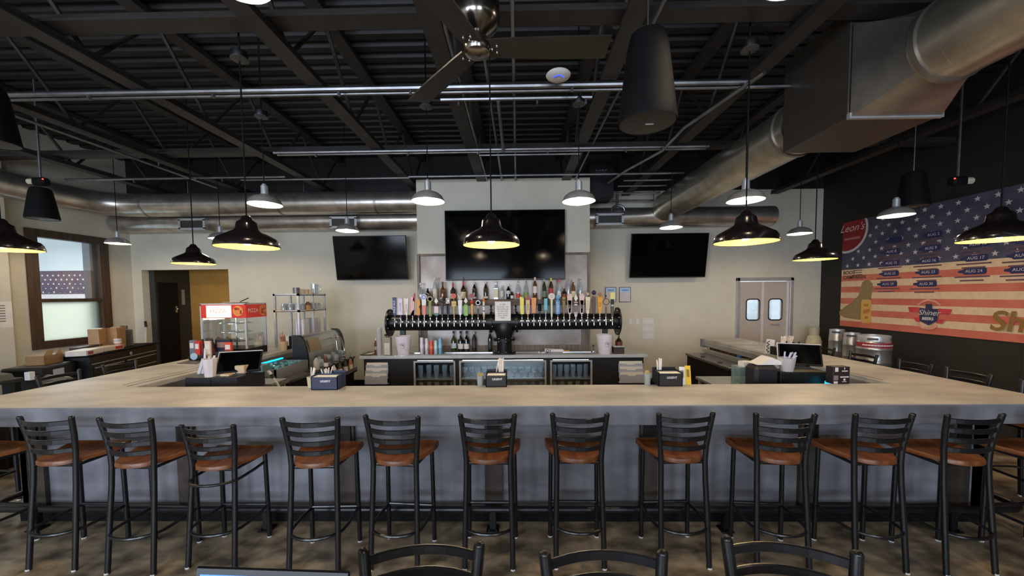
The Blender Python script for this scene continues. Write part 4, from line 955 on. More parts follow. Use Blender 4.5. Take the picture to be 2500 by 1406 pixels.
for px, yt, sh_, g, lc, lz, cap, pour, fill, nc, lab in [
 (1026.7, 691, 'wide', CLR, None, None, (220, 220, 220), False, (.5, (150, 150, 158)), None, 'tall clear bottle at the left end of the bottle shelf'),
 (1044.7, 704, 'short', BLK, (120, 120, 126), (.2, .4), (40, 40, 44), False, None, None, 'short dark bottle beside the tall clear one at the shelf left end'),
 (1062, 677, 'std', CLR, (222, 214, 196), (.1, .5), (214, 214, 216), False, None, None, 'clear bottle with white and teal label and pale stopper'),
 (1080.6, 688, 'wide', AMB, None, None, (90, 60, 30), False, None, None, 'amber bottle without label in front of the grey backing'),
 (1105, 683, 'wide', BRN, (222, 196, 150), (.06, .36), None, True, None, (206, 60, 66), 'first red-necked bottle from left with tan label and spout'),
 (1131, 677, 'wide', BRN, (226, 204, 160), (.06, .42), None, True, None, (206, 56, 60), 'taller red-necked bottle with tan label and spout'),
 (1158, 689, 'std', BLK, (210, 200, 190), (.06, .16), (200, 200, 205), False, None, None, 'dark bottle with a small pale label low down, left of centre'),
 (1185.5, 688, 'std', BRN, (226, 214, 200), (.06, .18), (206, 206, 208), False, None, None, 'brown bottle with a tiny white label left of the notice'),
 (1210.5, 687, 'square', CLR, (226, 216, 180), (.1, .6), (226, 226, 228), False, None, None, 'square clear bottle with cream label above the notice'),
 (1225.5, 697, 'slim', CLR, (228, 222, 200), (.2, .6), (230, 230, 232), False, None, None, 'slim clear bottle with white label above the notice'),
 (1241, 695, 'std', BLK, (216, 210, 206), (.36, .58), (230, 230, 230), False, None, None, 'dark bottle with white oval label right of the notice top'),
 (1249.5, 712, 'slim', BRN, (232, 226, 222), (.1, .5), (60, 40, 30), False, None, None, 'miniature bottle with white label at the shelf centre'),
 (1264.6, 681, 'std', CLR, (206, 62, 50), (.08, .34), None, True, None, None, 'clear bottle with orange-red label and long spout'),
 (1284, 680, 'std', CLR, (130, 170, 80), (.08, .4), None, True, None, None, 'clear bottle with green label and long spout'),
 (1306, 677, 'std', AMB, (232, 222, 208), (.28, .58), (232, 200, 196), False, None, (232, 200, 196), 'amber bottle with white label and tall pale pink neck foil'),
 (1328.5, 682, 'std', GRN, (110, 124, 96), (.1, .4), (170, 172, 168), False, None, None, 'dark green bottle with ornate label'),
 (1345, 679, 'std', BRN, (176, 44, 50), (.08, .5), (224, 212, 80), False, None, (220, 206, 80), 'bottle with red label and yellow neck'),
 (1364.5, 682, 'std', CLR, (226, 224, 222), (.1, .36), (208, 84, 86), False, None, (208, 90, 90), 'clear bottle with white label and coral red neck'),
 (1378, 697, 'wide', BRN, (140, 60, 54), (.1, .4), None, True, None, None, 'brown bottle with dark red label and spout near the shelf right end'),
 (1387.5, 674, 'slim', CLR, (222, 170, 120), (.05, .2), None, True, None, None, 'slim clear bottle with very tall spout near the shelf right end'),
 (1399.7, 683, 'std', AMB, (232, 218, 176), (.08, .4), (200, 196, 186), False, None, None, 'amber bottle with cream label, second from the shelf right end'),
 (1417, 680, 'std', CLR, None, None, (150, 152, 156), False, (.7, (196, 200, 204)), None, 'clear bottle at the right end of the bottle shelf')]:
    p = W(px, yt, Y=YBt)
    bottle((p.x, YBt+random.uniform(-.02, .02), z_sh+.001), p.z-z_sh, lab, sh_, g, lc, lz or (.1, .4), cap, pour, fill=fill, neckcol=nc)
# ------------------------------------------------------------------ things on the back counter
def on(px, py, Z, Y=None):
    return W(px, py, Z=Z)
def at(px, Y, Z): p = W(px, 800, Y=Y); return Vector((p.x, Y, Z))
def hgt(px, ytop, Y, Z): return W(px, ytop, Y=Y).z-Z
YW = 6.5
for px, yt, g, lc, lz, cap, lab in [(1107, 808, DG(70, 84, 40), (206, 212, 226), (.16, .4), (40, 40, 40), 'green wine bottle with bluish white label, leftmost of three on the counter'),
                                (1124, 808, BLK, (230, 226, 222), (.12, .38), (30, 26, 30), 'dark wine bottle with white label, middle of three on the counter'),
                                (1138.5, 808, BLK, (232, 228, 222), (.12, .38), (34, 28, 30), 'dark wine bottle with white label, rightmost of three on the counter')]:
    bottle(at(px, YW, ZK), hgt(px, yt, YW, ZK), lab, 'wine', g, lc, lz, cap, False, group='wine bottles under the beer tower', name='wine_bottle', r=.047)
bottle(at(1157, YW, ZK), hgt(1157, 810, YW, ZK), 'matte black bottle with a white band, right of the three wine bottles', 'std', cm(22, 22, 24), (70, 66, 66), (.2, .55), (206, 206, 210), group='dark bottles beside the tower column', r=.04)
bottle(at(1196, 6.42, ZK), hgt(1196, 806, 6.42, ZK), 'tall dark green bottle against the beer tower column', 'std', DG(34, 42, 34), (60, 60, 56), (.2, .5), (40, 44, 40), group='dark bottles beside the tower column', r=.037)
# cans
for px, yt, c, lab in [(1029, 824, (206, 198, 214), 'pale lilac slim can, leftmost of the can group'), (1041, 826, (196, 190, 200), 'grey and pink can second in the can group'), (1052, 831, (206, 84, 70), 'red-orange can in the can group'), (1063, 831, (170, 196, 200), 'pale mint can in the can group'), (1074, 825, (120, 170, 206), 'light blue slim can, rightmost of the can group')]:
    p = at(px, 6.16, ZK); h = hgt(px, yt, 6.16, ZK)
    t = thing('drink_can', lab, 'can', p, 0, 'drink cans on the back counter')
    MB().lathe([(0, 0), (.026, 0), (.033, .008), (.033, h-.012), (.027, h), (0, h)], n=20).build('can_body', cm(*c, .3, .3), t)
    MB().lathe([(.027, h-.001), (.027, h+.003), (.022, h-.002), (0, h-.002)], n=16).build('can_lid', M['alu'], t)
    MB().lathe([(.0335, h*.4), (.0335, h*.62)], n=20).build('printed_band', cm(min(255, c[0]+30), min(255, c[1]+30), min(255, c[2]+30)), t)
def bucket(px, yt, lab):
    p = at(px, 6.12, ZK); h = hgt(px, yt, 6.12, ZK)-.005; r0, r1 = .095, .135
    t = thing('ice_bucket', lab, 'bucket', p, 0, 'white promotional ice buckets')
    MB().lathe([(0, 0), (r0, 0), (r1, h), (r1-.004, h), (r0-.004, .006), (0, .006)], n=32).build('pail', cm(226, 220, 232), t)
    MB().tube([(r1*math.cos(a), r1*math.sin(a), h) for a in [2*PI*k/28 for k in range(28)]], .006, 6, 0, True).build('rim', M['white'], t)
    wv = MB(); rr = (r0+r1)/2+.003
    def on_w(u, v):  # wrap emblem point onto the pail
        z = h*.5+v; R2 = r0+(r1-r0)*z/h+.002; a = -PI/2+u/R2+.15
        return (R2*math.cos(a), R2*math.sin(a), z)
    INK = cm(96, 90, 110)
    wv.tube([on_w(.03*math.cos(a), -.004+.03*math.sin(a)) for a in [math.radians(200+10*k) for k in range(30)]], .0025, 5)
    wv.tube([on_w(-.028+.05*k/8, .004+.022*math.sin(k/8*PI)) for k in range(9)], .003, 5)
    wv.tube([on_w(.002+.02*k/6, .014-.012*k/6-.004*math.sin(k)) for k in range(7)], .003, 5)
    wv.build('wave_emblem', INK, t)
    lt = MB()
    for k in range(10):
        a = math.radians(30+13*k); u, v = .05*math.cos(a), -.004+.05*math.sin(a)
        lt.tube([on_w(u*.92, -.004+(v+.004)*.92), on_w(u*1.1, -.004+(v+.004)*1.1)], .003, 5)
    lt.build('emblem_lettering', INK, t)
    return t
bucket(984, 820, 'white ice bucket with wave emblem under the left end of the beer tower')
bucket(1476, 816, 'white ice bucket with wave emblem under the right end of the beer tower')
p = at(925, 6.1, ZK); h = hgt(925, 800, 6.1, ZK)
t = thing('cup_stack', 'tall stack of clear plastic cups at the left end of the back counter', 'cups', p)
cs = MB(); z = 0
for k in range(14): cs.lathe([(.036, z), (.048, z+h/14*1.6), (.05, z+h/14*1.6)], n=18); z += h/14*.96
cs.build('cups', M['plasticclr'], t)
p = at(946, 6.02+.06, ZK); h = hgt(946, 822, 6.15, ZK)
t = thing('jar', 'square glass jar of dark garnish sticks beside the cup stack', 'jar', p)
MB().bx(-.055, .055, -.05, .05, 0, h, 0, .01).build('jar_body', cm(150, 140, 132), t)
MB().bx(-.045, .045, -.052, -.05, .02, h*.7).build('jar_label', cm(206, 200, 186), t)
s = MB()
for k in range(9):
    x, y = random.uniform(-.04, .04), random.uniform(-.03, .03); s.tube([(x, y, h-.02), (x*1.4, y*1.4, h+random.uniform(.02, .06))], .004, 5).ball((x*1.4, y*1.4, h+random.uniform(.03, .06)), .014, 8, 5)
s.build('garnish_sticks', M['black'], t)
bottle(at(917, 6.2, ZK), hgt(917, 826, 6.2, ZK), 'small dark red sauce bottle left of the cup stack', 'slim', cm(96, 34, 30), (180, 170, 160), (.3, .5), (226, 222, 220), group='small bottles on the counter ends', name='sauce_bottle')
t = thing('drink_tray', 'dark tray with a cream cloth at the left end of the back counter', 'tray', at(897, 6.2, ZK))
MB().bx(-.1, .1, -.1, .25, 0, .012, 0, .004).build('tray', M['black'], t); MB().ext([(-.02, -.09), (.1, -.08), (.098, .2), (.02, .1)], 'Z', .012, .018).build('cloth', cm(226, 206, 170), t)
bottle(at(1511, 6.45, ZK), hgt(1511, 812, 6.45, ZK), 'dark brown flask bottle behind the right ice bucket', 'wide', BRN, (120, 50, 46), (.2, .5), (40, 26, 24), group='small bottles on the counter ends', r=.06)
t = thing('dark_box', 'small dark box with white top beside the right ice bucket', 'box', at(1509, 6.2, ZK))
MB().bx(-.09, .09, -.06, .06, 0, .105, 0, .004).build('body', cm(50, 40, 42), t); MB().bx(-.09, .09, -.06, .06, .105, .112).build('lid', cm(226, 222, 222), t)
t = thing('tap_handle_spare', 'loose white tap handle lying on the back counter right of the column', 'tap handle', at(1358, 6.25, ZK+.036), math.radians(-8))
MB().lathe([(0, -.2), (.034, -.19), (.03, .1), (.012, .13)], n=18, M=Matrix.Rotation(PI/2, 4, 'Y')).build('grip', cm(230, 224, 230), t)
MB().lathe([(.013, .12), (.01, .22), (0, .22)], n=12, M=Matrix.Rotation(PI/2, 4, 'Y')).build('ferrule', cm(206, 150, 70), t)
MB().tube([(-.15+.02*math.cos(a), -.034, .0+.022*math.sin(a)) for a in [2*PI*k/14 for k in range(14)]], .005, 6, 0, True).bx(-.105, -.095, -.036, -.03, -.02, .02).build('dark_marking', M['black'], t)
t = thing('bottle_stopper', 'two tiny white caps lying left of the loose tap handle', 'cap', at(1318, 6.22, ZK)); MB().lathe([(.012, 0), (.012, .03), (0, .03)], (-.02, 0, 0), 10).lathe([(.012, 0), (.01, .024), (0, .024)], (.03, -.02, 0), 10).build('caps', M['white'], t)
t = thing('soda_tap', 'small chrome rinse tap in front of the black post at the right', 'tap', at(1449, 6.2, ZK)); MB().lathe([(.018, 0), (.01, .03), (.01, .1), (.022, .12), (.01, .14), (0, .14)], n=12).build('body', M['chrome'], t)
# drip tray let into the counter top
t = thing('drip_tray', 'long stainless drip tray under the beer taps', 'drip tray', (0, 0, ZK))
MB().bx(tx0+.1, txc-.2, YC+.06, YC+.26, 0, .006, 0, .002).bx(txc+.2, tx1-.1, YC+.06, YC+.26, 0, .006, 0, .002).build('tray', M['steel'], t)
MB().bx(tx0+.1, txc-.2, YC+.24, YC+.26, .006, .014).bx(txc+.2, tx1-.1, YC+.24, YC+.26, .006, .014).build('raised_lip', M['chrome'], t)
# ------------------------------------------------------------------ notices, switches on the back wall
def wallbox(name, label, cat, x0, y0, x1, y1, mat, dep=.012, group=None, Y=YB):
    A, B = W(x0, y0, Y=Y), W(x1, y1, Y=Y)
    t = thing(name, label, cat, ((A.x+B.x)/2, Y, (A.z+B.z)/2), 0, group); w, h = (B.x-A.x)/2, (A.z-B.z)/2
    MB().bx(-w, w, -dep, 0, -h, h, 0, .002).build('plate', mat, t); return t, w, h
for x0, x1, lab in ((1477, 1504, 'left framed blue-headed notice right of the shaft'), (1511, 1539.5, 'right framed blue-headed notice right of the shaft')):
    t, w, h = wallbox('framed_notice', lab, 'notice', x0, 701, x1, 737.5, cm(84, 84, 92), .02, 'framed notices on the wall')
    MB().bx(-w+.012, w-.012, -.022, -.02, -h+.012, h-.012).build('notice_sheet', cm(214, 208, 214), t)
    hd = MB().bx(-w+.014, w-.014, -.0235, -.022, h-.1, h-.014).build('blue_header', cm(176, 212, 244), t)
    MB().bx(-w*.6, w*.6, -.0245, -.0235, h-.075, h-.05).build('header_marks', cm(100, 150, 200), hd)
t, w, h = wallbox('light_switch', 'left light switch plate on the wall beside the tower', 'switch', 1534, 777.5, 1543.5, 792, M['white'], .01, 'small white wall plates')
MB().bx(-.008, .008, -.02, -.01, -.015, .015).build('toggle', M['paper'], t)
t, w, h = wallbox('light_switch', 'second light switch plate, right of the first', 'switch', 1551, 777, 1561, 792, M['white'], .01, 'small white wall plates')
MB().bx(-.014, .014, -.014, -.01, -.03, .03).build('rocker', M['paper'], t)
for y0, y1, lab in ((776.5, 792, 'top white switch plate of the stack of three'), (794, 810, 'middle white switch plate of the stack of three'), (812, 827.5, 'bottom white switch plate of the stack of three')):
    t, w, h = wallbox('switch_plate', lab, 'switch', 1568, y0, 1595.5, y1, M['white'], .01, 'stack of wide white wall plates')
    s = MB()
    for k in range(4): s.bx(-w*.75+k*w*.42, -w*.75+k*w*.42+.02, -.014, -.01, -.03, .03)
    s.build('rocker_row', M['paper'], t)
# paper notice on the left bay
p = W(4, 768, X=XL+.16)
t = thing('notice', 'white paper notice on the left wall bay at the photo edge', 'notice', (XL+.16, p.y, p.z)); MB().bx(0, .004, -.16, .12, -.2, .2).build('sheet', M['paper'], t)
m = MB()
for k in range(7): m.bx(.004, .005, -.06+.0, .04, .13-.04*k, .145-.04*k)
m.build('printed_lines', cm(120, 116, 116), t)
# ------------------------------------------------------------------ napkin and straw caddies on the front bar top
def caddy(x0, x1, yb, ytop, lab, col, straws, lean=0):
    A, B = W(x0, yb, Z=ZB), W(x1, yb, Z=ZB); p = (A+B)/2; w = (B.x-A.x)/2; h = W((x0+x1)/2, ytop, Y=p.y).z-ZB; d = .17
    t = thing('napkin_caddy', lab, 'caddy', (p.x, p.y, ZB), 0, 'napkin and straw caddies on the bar top')
    MB().bx(-w, w, 0, d, 0, .006).bx(-w, w, 0, .006, 0, h).bx(-w, w, d-.006, d, 0, h*1.25).bx(-w, -w+.006, 0, d, 0, h*1.1).bx(w-.006, w, 0, d, 0, h*1.1).bx(-w, w, d*.6, d*.6+.005, 0, h*1.1).build('tray', cm(*col), t)
    np_ = MB()
    for k in range(9): np_.bx(-w+.012+.002*(k % 2), w-.012, .012, d*.58, .008+k*h*.105, .008+k*h*.105+h*.09)
    np_.build('napkins', M['paper'], t)
    text('brand_lettering', 'LEGENT', .026, face_front(.01 if lean == 0 else -.0, -.0008, h*.68), M['white'], t, .0003, bold=.0006)
    s = MB()
    for (u, v, zt, du, dv) in straws: s.tube([(u, d*.8, .01), (u+du, d*.8+dv, zt)], .005, 6)
    s.build('straws', cm(240, 228, 216), t)
    return t
rs = lambda n, x0, x1, z0, z1, sp: [(random.uniform(x0, x1), 0, random.uniform(z0, z1), random.uniform(-sp, sp), random.uniform(-.015, .015)) for _ in range(n)]
caddy(760, 824, 952, 921, 'navy napkin caddy with white straws at the left of the front bar top', (36, 44, 76), rs(6, -.07, -.03, .16, .2, .05))
caddy(1186, 1237, 945, 917, 'black napkin caddy with white straws at the middle of the front bar top', (24, 20, 22), rs(16, .02, .06, .23, .25, .012)+[(-.02, 0, .2, .03, 0)])
caddy(1608, 1667, 943, 912, 'black napkin caddy with white straws at the right of the front bar top', (24, 22, 24), rs(12, -.07, -.04, .2, .235, .012))
def pickglass(px, yb, yt, lab, col=(214, 190, 130)):
    p = W(px, yb, Z=ZB); h = W(px, yt, Y=p.y).z-ZB
    t = thing('toothpick_glass', lab, 'glass', (p.x, p.y+.03, ZB), 0, 'small glasses of wooden picks')
    MB().lathe([(0, .002), (.026, 0), (.036, h*.8), (.034, h*.8), (.024, .008), (0, .008)], n=16).build('glass', M['drinkglass'], t)
    s = MB()
    for k in range(40):
        a = random.uniform(0, 2*PI); r = random.uniform(0, .02); s.tube([(r*math.cos(a), r*math.sin(a), .01), (1.35*r*math.cos(a+.4), 1.35*r*math.sin(a+.4), h*random.uniform(.85, 1.02))], .0022, 4)
    s.build('picks', cm(*col), t)
pickglass(1172, 944, 912, 'glass of wooden picks left of the middle napkin caddy')
pickglass(1583, 941, 906, 'glass of wooden picks left of the right napkin caddy')
p = W(753, 948, Z=ZB); t = thing('paper_cup', 'beige paper cup of white straws left of the navy caddy', 'cup', (p.x, p.y+.04, ZB))
MB().lathe([(0, .002), (.024, 0), (.032, .1), (.03, .1), (.022, .006), (0, .006)], n=18).build('cup', cm(206, 192, 160), t)
s = MB()
for k in range(5): s.tube([(random.uniform(-.012, .012), 0, .01), (random.uniform(0, .05), random.uniform(-.01, .02), random.uniform(.15, .19))], .005, 6)
s.build('straws', cm(240, 228, 216), t)
for px0, px1, yt, c, lab in ((1663, 1676, 899, (226, 222, 222), 'white tent card right of the right napkin caddy'), (1677, 1690, 896, (232, 190, 30), 'yellow tent card beside the white one on the bar top')):
    A, B = W(px0, 940, Z=ZB), W(px1, 940, Z=ZB); h = W(px0, yt, Y=A.y).z-ZB
    t = thing('tent_card', lab, 'card', ((A.x+B.x)/2, A.y+.02, ZB), math.radians(-12), 'tent cards on the bar top'); w = (B.x-A.x)/2
    MB().ext([(0, 0), (.05, h), (.056, h), (.006, 0)], 'X', -w, w).ext([(.056, h), (.106, 0), (.1, 0), (.05, h)], 'X', -w, w).build('card', cm(*c), t)
    MB().ext([(.018, h*.4), (.04, h*.8), (.0385, h*.8), (.0165, h*.4)], 'X', -w*.5, w*.5).build('printed_marks', cm(*(int(v*.6) for v in c)), t)
A, B = W(2034, 938, Z=ZB), W(2078, 938, Z=ZB); h = W(2056, 896, Y=A.y).z-ZB; w = (B.x-A.x)/2
t = thing('card_holder', 'black printed box with white symbols on the right front bar top', 'box', ((A.x+B.x)/2, A.y+.05, ZB), math.radians(4))
MB().bx(-w, w, -.04, .04, 0, h, 0, .003).build('box', cm(30, 24, 30), t)
m = MB().bx(-w+.015, -w*.42, -.0412, -.04, h*.72, h-.006).bx(w*.02, w*.72, -.0412, -.04, h*.72, h*.78).bx(-w*.16, w*.86, -.0412, -.04, h*.37, h*.44).bx(w*.06, w*.6, -.0412, -.04, h*.12, h*.15).bx(w*.28, w*.38, -.0412, -.04, h*.84, h*.96).bx(-w+.006, -w*.45, -.0412, -.04, .004, h*.16)
m.tube([(w*.35, -.0412, h*.25), (w*.35, -.04, h*.25)], .011, 14).build('white_symbols', cm(224, 212, 206), t)
MB().bx(-w+.006, -w*.4, -.0412, -.04, h*.22, h*.5).build('grey_patch', cm(130, 118, 118), t)
# ------------------------------------------------------------------ underbar stations
def station(x0, x1, y0, y1, z, lab, side):
    t = thing('underbar_station', lab, 'work station', (0, 0, 0), 0, 'stainless work stations inside the bar')
    MB().bx(x0, x1, y0, y1, z-.04, z, 0, .004).build('top', M['steel_dark_reflection'], t)
    xi = x0 if side < 0 else x1
    MB().bx(xi-(.0 if side < 0 else .06), xi+(.06 if side < 0 else 0), y0, y1, z, z+.07, 0, .003).build('rear_ledge', M['steel'], t)
    MB().bx(x0+.02, x1-.02, y0+.02, y1-.02, .1, z-.04).build('cabinet', M['blackmatte'], t)
    MB().bx(x0+.04, x1-.04, y0+.04, y1-.04, 0, .1).build('base', M['black'], t)
    for k in (1, 3): MB().lathe([(.035, 0), (.03, .012), (0, .012)], ((x0+x1)/2+(.26 if side < 0 else -.1), y0+.15+(y1-y0-.3)*k/4, z), 14).build('drain_cap', M['black'], t)
    return t
station(-3.58, -2.9, 4.6, 6.5, .85, 'stainless drainboard along the inside of the left bar wing', -1)
station(2.98, 3.38, 5.25, 6.6, .85, 'stainless drainboard along the inside of the right bar wing', 1)
def table(x0, x1, y0, y1, z, lab):
    t = thing('till_table', lab, 'table', (0, 0, 0), 0, 'stainless till tables inside the bar corners')
    MB().bx(x0, x1, y0, y1, z-.03, z, 0, .004).build('top', M['steel'], t)
    for x in (x0+.04, x1-.04):
        for y in (y0+.04, y1-.04): MB().tube([(x, y, 0), (x, y, z-.03)], .02, 8).build('leg', M['steel'], t)
table(-3.58, -2.84, 3.46, 4.5, .88, 'stainless till table inside the left corner of the bar')
table(2.2, 3.36, 3.46, 4.6, .88, 'stainless till table inside the right corner of the bar')
# left till
def pbox(name, label, cat, x0, y0, x1, y1, Y, d, mat, z=None, group=None, rz=0, part='body', bev=.004):
    A, B = W(x0, y0, Y=Y), W(x1, y1, Y=Y)
    zb = B.z if z is None else z
    t = thing(name, label, cat, ((A.x+B.x)/2, Y, zb), rz, group); w = (B.x-A.x)/2; h = A.z-zb
    MB().bx(-w, w, 0, d, 0, h, 0, bev).build(part, mat, t); return t, w, h
ZD = .88
t, w, h = pbox('cash_drawer', 'wide black cash drawer inside the left corner of the bar', 'cash drawer', 452, 922, 580, 945, 3.75, .42, cm(28, 30, 38), ZD, 'cash drawers')
MB().bx(-w, -w*.02, -.004, 0, .02, h-.02).bx(w*.02, w, -.004, 0, .02, h-.02).build('drawer_front', cm(34, 36, 46), t); MB().ball((-w+.06, -.006, h*.5), .012, 8, 5).build('lock', M['chrome'], t)
ZL = ZD+h
def till(px, Y, lab, yaw, zt, w2, tilt):
    p = at(px, Y, ZL)
    t = thing('till_screen', lab, 'touch screen', p, yaw, 'till screens')
    MB().ext([(-.09, 0), (.09, 0), (.09, .012), (-.09, .012)], 'X', -.08, .08).ext([(-.05, .012), (.02, .012), (.06, .12), (.03, .12)], 'X', -.05, .05).build('stand', M['black'], t)
    Mx = Matrix.Translation((0, .03, .12)) @ Matrix.Rotation(tilt, 4, 'X')
    MB().bx(-w2, w2, -.015, .015, -zt/2, zt/2, 0, .006, Mx).build('panel', M['tvbody'], t)
    MB().bx(-w2, w2, -.016, .016, zt/2, zt/2+.008, 0, .003, Mx).bx(-w2-.006, -w2, -.016, .016, -zt/2, zt/2+.008, 0, 0, Mx).build('white_edge', M['white'], t)
    MB().bx(-w2+.015, w2-.015, -.0165, -.015, -zt/2+.015, zt/2-.012, 0, 0, Mx).build('screen', M['screen'], t)
till(580, 3.95, 'dark till touch screen inside the left corner of the bar, tilted back', math.radians(22), .25, .2, math.radians(-38))
p = at(508, 3.8, ZL); t = thing('paper_bag', 'white paper bag of pens and slips standing on the left cash drawer', 'bag', p, .2)
MB().lathe([(0, .002), (.05, 0), (.058, .1), (.066, .19), (.062, .19), (.048, .01), (0, .008)], n=9, sm=False).build('bag', cm(226, 216, 216), t)
s = MB()
for k in range(5): s.tube([(random.uniform(-.02, .03), random.uniform(-.02, .02), .02), (random.uniform(0, .06), random.uniform(-.02, .02), .22)], .006, 6)
s.build('pens', cm(226, 220, 206), t)
t = thing('receipt_spike', 'fan of curled white receipts left of the paper bag', 'receipts', at(490, 3.95, ZL))
s = MB()
for k, (u, a) in enumerate(((-.05, .5), (-.02, .3), (.01, .55), (.035, .35))): s.ext([(u, .0), (u+.03, .0), (u+.03+a*.12, .16), (u+a*.12, .17)], 'Y', -.02+.012*k, -.018+.012*k)
s.ext([(-.03, 0), (.02, 0), (.012, .26), (.0, .28)], 'Y', .03, .033); s.build('slips', cm(214, 212, 222), t)
pbox('plastic_tub', 'small beige plastic tub behind the till stand', 'tub', 572, 893, 596, 908, 3.9, .09, cm(206, 184, 150), ZL+.001)
pbox('folded_cloth', 'teal folded bar cloth beside the left till', 'cloth', 602, 893, 640, 904, 4.0, .14, cm(96, 122, 122), ZL+.0)
pbox('note_pad', 'pale order pad lying left of the till stand', 'pad', 536, 914, 558, 918, 3.8, .1, M['cream'], ZL)
t = thing('soda_gun', 'white soda gun hose hooked at the inner edge of the left till table', 'soda gun', at(668, 4.3, ZD))
MB().tube([(-.1, -.02, .2), (-.03, -.03, .12)], .016, 8).build('gun_head', M['white'], t); MB().tube([(-.03, -.03, .12), (.0, -.035, .08)], .02, 8).build('grip', M['black'], t)
MB().tube([(0, -.035, .08), (.06, -.05, -.0), (.1, -.06, -.12), (.11, -.06, -.3)], .013, 8).build('hose', cm(216, 212, 206), t)
t, w, h = pbox('steel_shelf', 'slanted narrow steel shelf edge in front of the left drainboard', 'shelf', 560, 938, 662, 944, 4.15, .3, M['steel'], ZD+.002)
# ice bin with cyan light, glasses on the left drainboard
t = thing('ice_bin', 'stainless ice bin of ice lit cyan behind the left till', 'ice bin', (0, 0, 0))
ix0, ix1, iy0, iy1, iz = -3.51, -3.1, 4.64, 5.4, .851
MB().bx(ix0, ix1, iy0, iy0+.02, iz, iz+.13).bx(ix0, ix1, iy1-.02, iy1, iz, iz+.13).bx(ix1-.02, ix1, iy0, iy1, iz, iz+.13).bx(ix0, ix0+.02, iy0, iy1, iz, iz+.16).build('bin', M['steel'], t)
MB().bx(ix0+.03, ix0+.05, iy0+.05, iy1-.03, iz+.15, iz+.17).build('light_strip', M['cyan'], t)
ic = MB()
for k in range(90):
    c = (random.uniform(ix0+.05, ix1-.05), random.uniform(iy0+.04, iy1-.04), iz+random.uniform(.06, .13)); ic.cb((0, 0, 0), (.035, .03, .028), 0, .006, Matrix.Translation(c) @ Matrix.Rotation(random.random()*3, 4, 'Z') @ Matrix.Rotation(random.random(), 4, 'X'))
io = ic.build('ice', glassm('ice', (200, 240, 250), .12, .1, .45, (150, 215, 230)), t); io['kind'] = 'stuff'
t = thing('glow_strip', 'cyan light strip under the right wing bar top', 'light strip', (0, 0, 0)); MB().bx(XI1-.03, XI1-.02, 3.95, 4.5, ZB-.1, ZB-.085).build('strip', M['cyan'], t)
p = W(2023, 932, Y=3.62); t = thing('indicator_lamp', 'small glowing cyan lamp left of the black symbol box', 'lamp', (p.x, 3.62, ZD)); MB().bx(-.03, .03, -.02, .02, 0, p.z-ZD+.012, 0, .01).build('lamp', M['cyan'], t)
p = W(714, 870, Y=4.9); bottle((p.x+.1, 5.3, .851), .2, 'spray bottle of yellow-green cleaner by the glass washer', 'short', M['plasticclr'], None, (.1, .4), (40, 40, 44), group='bottles beside the glass washer', fill=(.8, (176, 190, 70)), name='spray_bottle')
bottle((p.x+.22, 5.34, .851), .19, 'small dark sauce bottle with red cap by the spray bottle', 'slim', cm(60, 30, 26), (226, 220, 214), (.2, .5), (190, 50, 40), group='bottles beside the glass washer', name='sauce_bottle')
# curved stainless glass washer hood
t = thing('glass_washer', 'curved stainless glass washer with black ends behind the left bar wing', 'glass washer', (0, 0, 0))
hx0, hx1, hy0, hy1, hz0, hz1 = -3.4, -3.2, 5.5, 6.72, .852, 1.31
arc = [(hx0, hz0)]+[(hx0, hz1)]+[(hx0+.06+(hx1-hx0-.06)*math.sin(a), hz0+.1+(hz1-hz0-.1)*math.cos(a)) for a in [PI/2*k/8 for k in range(9)]]+[(hx1, hz0)]
MB().ext(arc, 'Y', hy0+.05, hy1-.05).build('curved_hood', M['steel'], t)
big = [(x+(.02 if x > hx0 else 0), z+(.02 if z > hz0+.01 else 0)) for x, z in arc]
MB().ext(big, 'Y', hy0, hy0+.05).build('end_panel', M['black'], t); MB().ext(big, 'Y', hy1-.05, hy1).build('end_panel', M['black'], t)
pc = MB()
mid_a = [(hx0+.07+(hx1-hx0-.06)*math.sin(a), hz0+.115+(hz1-hz0-.1)*math.cos(a)) for a in [PI*.2+PI*.22*k/5 for k in range(6)]]
for k in range(5): pc.ext([mid_a[k], mid_a[k+1], (mid_a[k+1][0]-.004, mid_a[k+1][1]-.004), (mid_a[k][0]-.004, mid_a[k][1]-.004)], 'Y', 5.62, 5.95)
pc.build('tan_flap', cm(150, 132, 106), t)
t = thing('spray_tap', 'chrome arched spray tap at the far end of the glass washer', 'tap', (hx1+.04, 6.42, .851)); MB().tube([(0, 0, .002), (-.02, 0, .28), (-.05, 0, .36), (.0, -.1, .4), (.12, -.16, .36), (.2, -.2, .2), (.22, -.2, .08)], .014, 8).build('spout', M['chrome'], t)
ttl = ['nearest', 'second', 'third', 'fourth', 'fifth', 'sixth', 'seventh', 'eighth']
for k in range(8):
    put_glass(['jar', 'pint', 'tulip', 'pint'][k % 4], (-3.0-.1*(k % 2), 5.55+.115*k, .851), '%s rinsed glass on the drainboard in front of the washer' % ttl[k], 'rinsed glasses by the washer', .85)
rk = thing('speed_rail', 'dark bottle rail on the front of the left drainboard', 'bottle rail', (-2.88, 0, .62)); MB().bx(0, .1, 5.45, 6.3, 0, .02).bx(.09, .1, 5.45, 6.3, 0, .08).build('rail', M['steel'], rk)
for k, (c, lc) in enumerate((((210, 204, 190), (120, 100, 80)), ((60, 40, 34), (226, 220, 210)), ((26, 24, 26), (216, 212, 206)), ((150, 96, 60), (220, 200, 170)))):
    bottle((-2.83, 5.6+.19*k, .641), .3, ['pale bottle nearest in the bottle rail', 'brown bottle second in the bottle rail', 'black bottle third in the bottle rail', 'copper coloured bottle last in the bottle rail'][k], 'std', cm(*c), lc, (.2, .5), (30, 30, 32), True, group='bottles in the left rail')
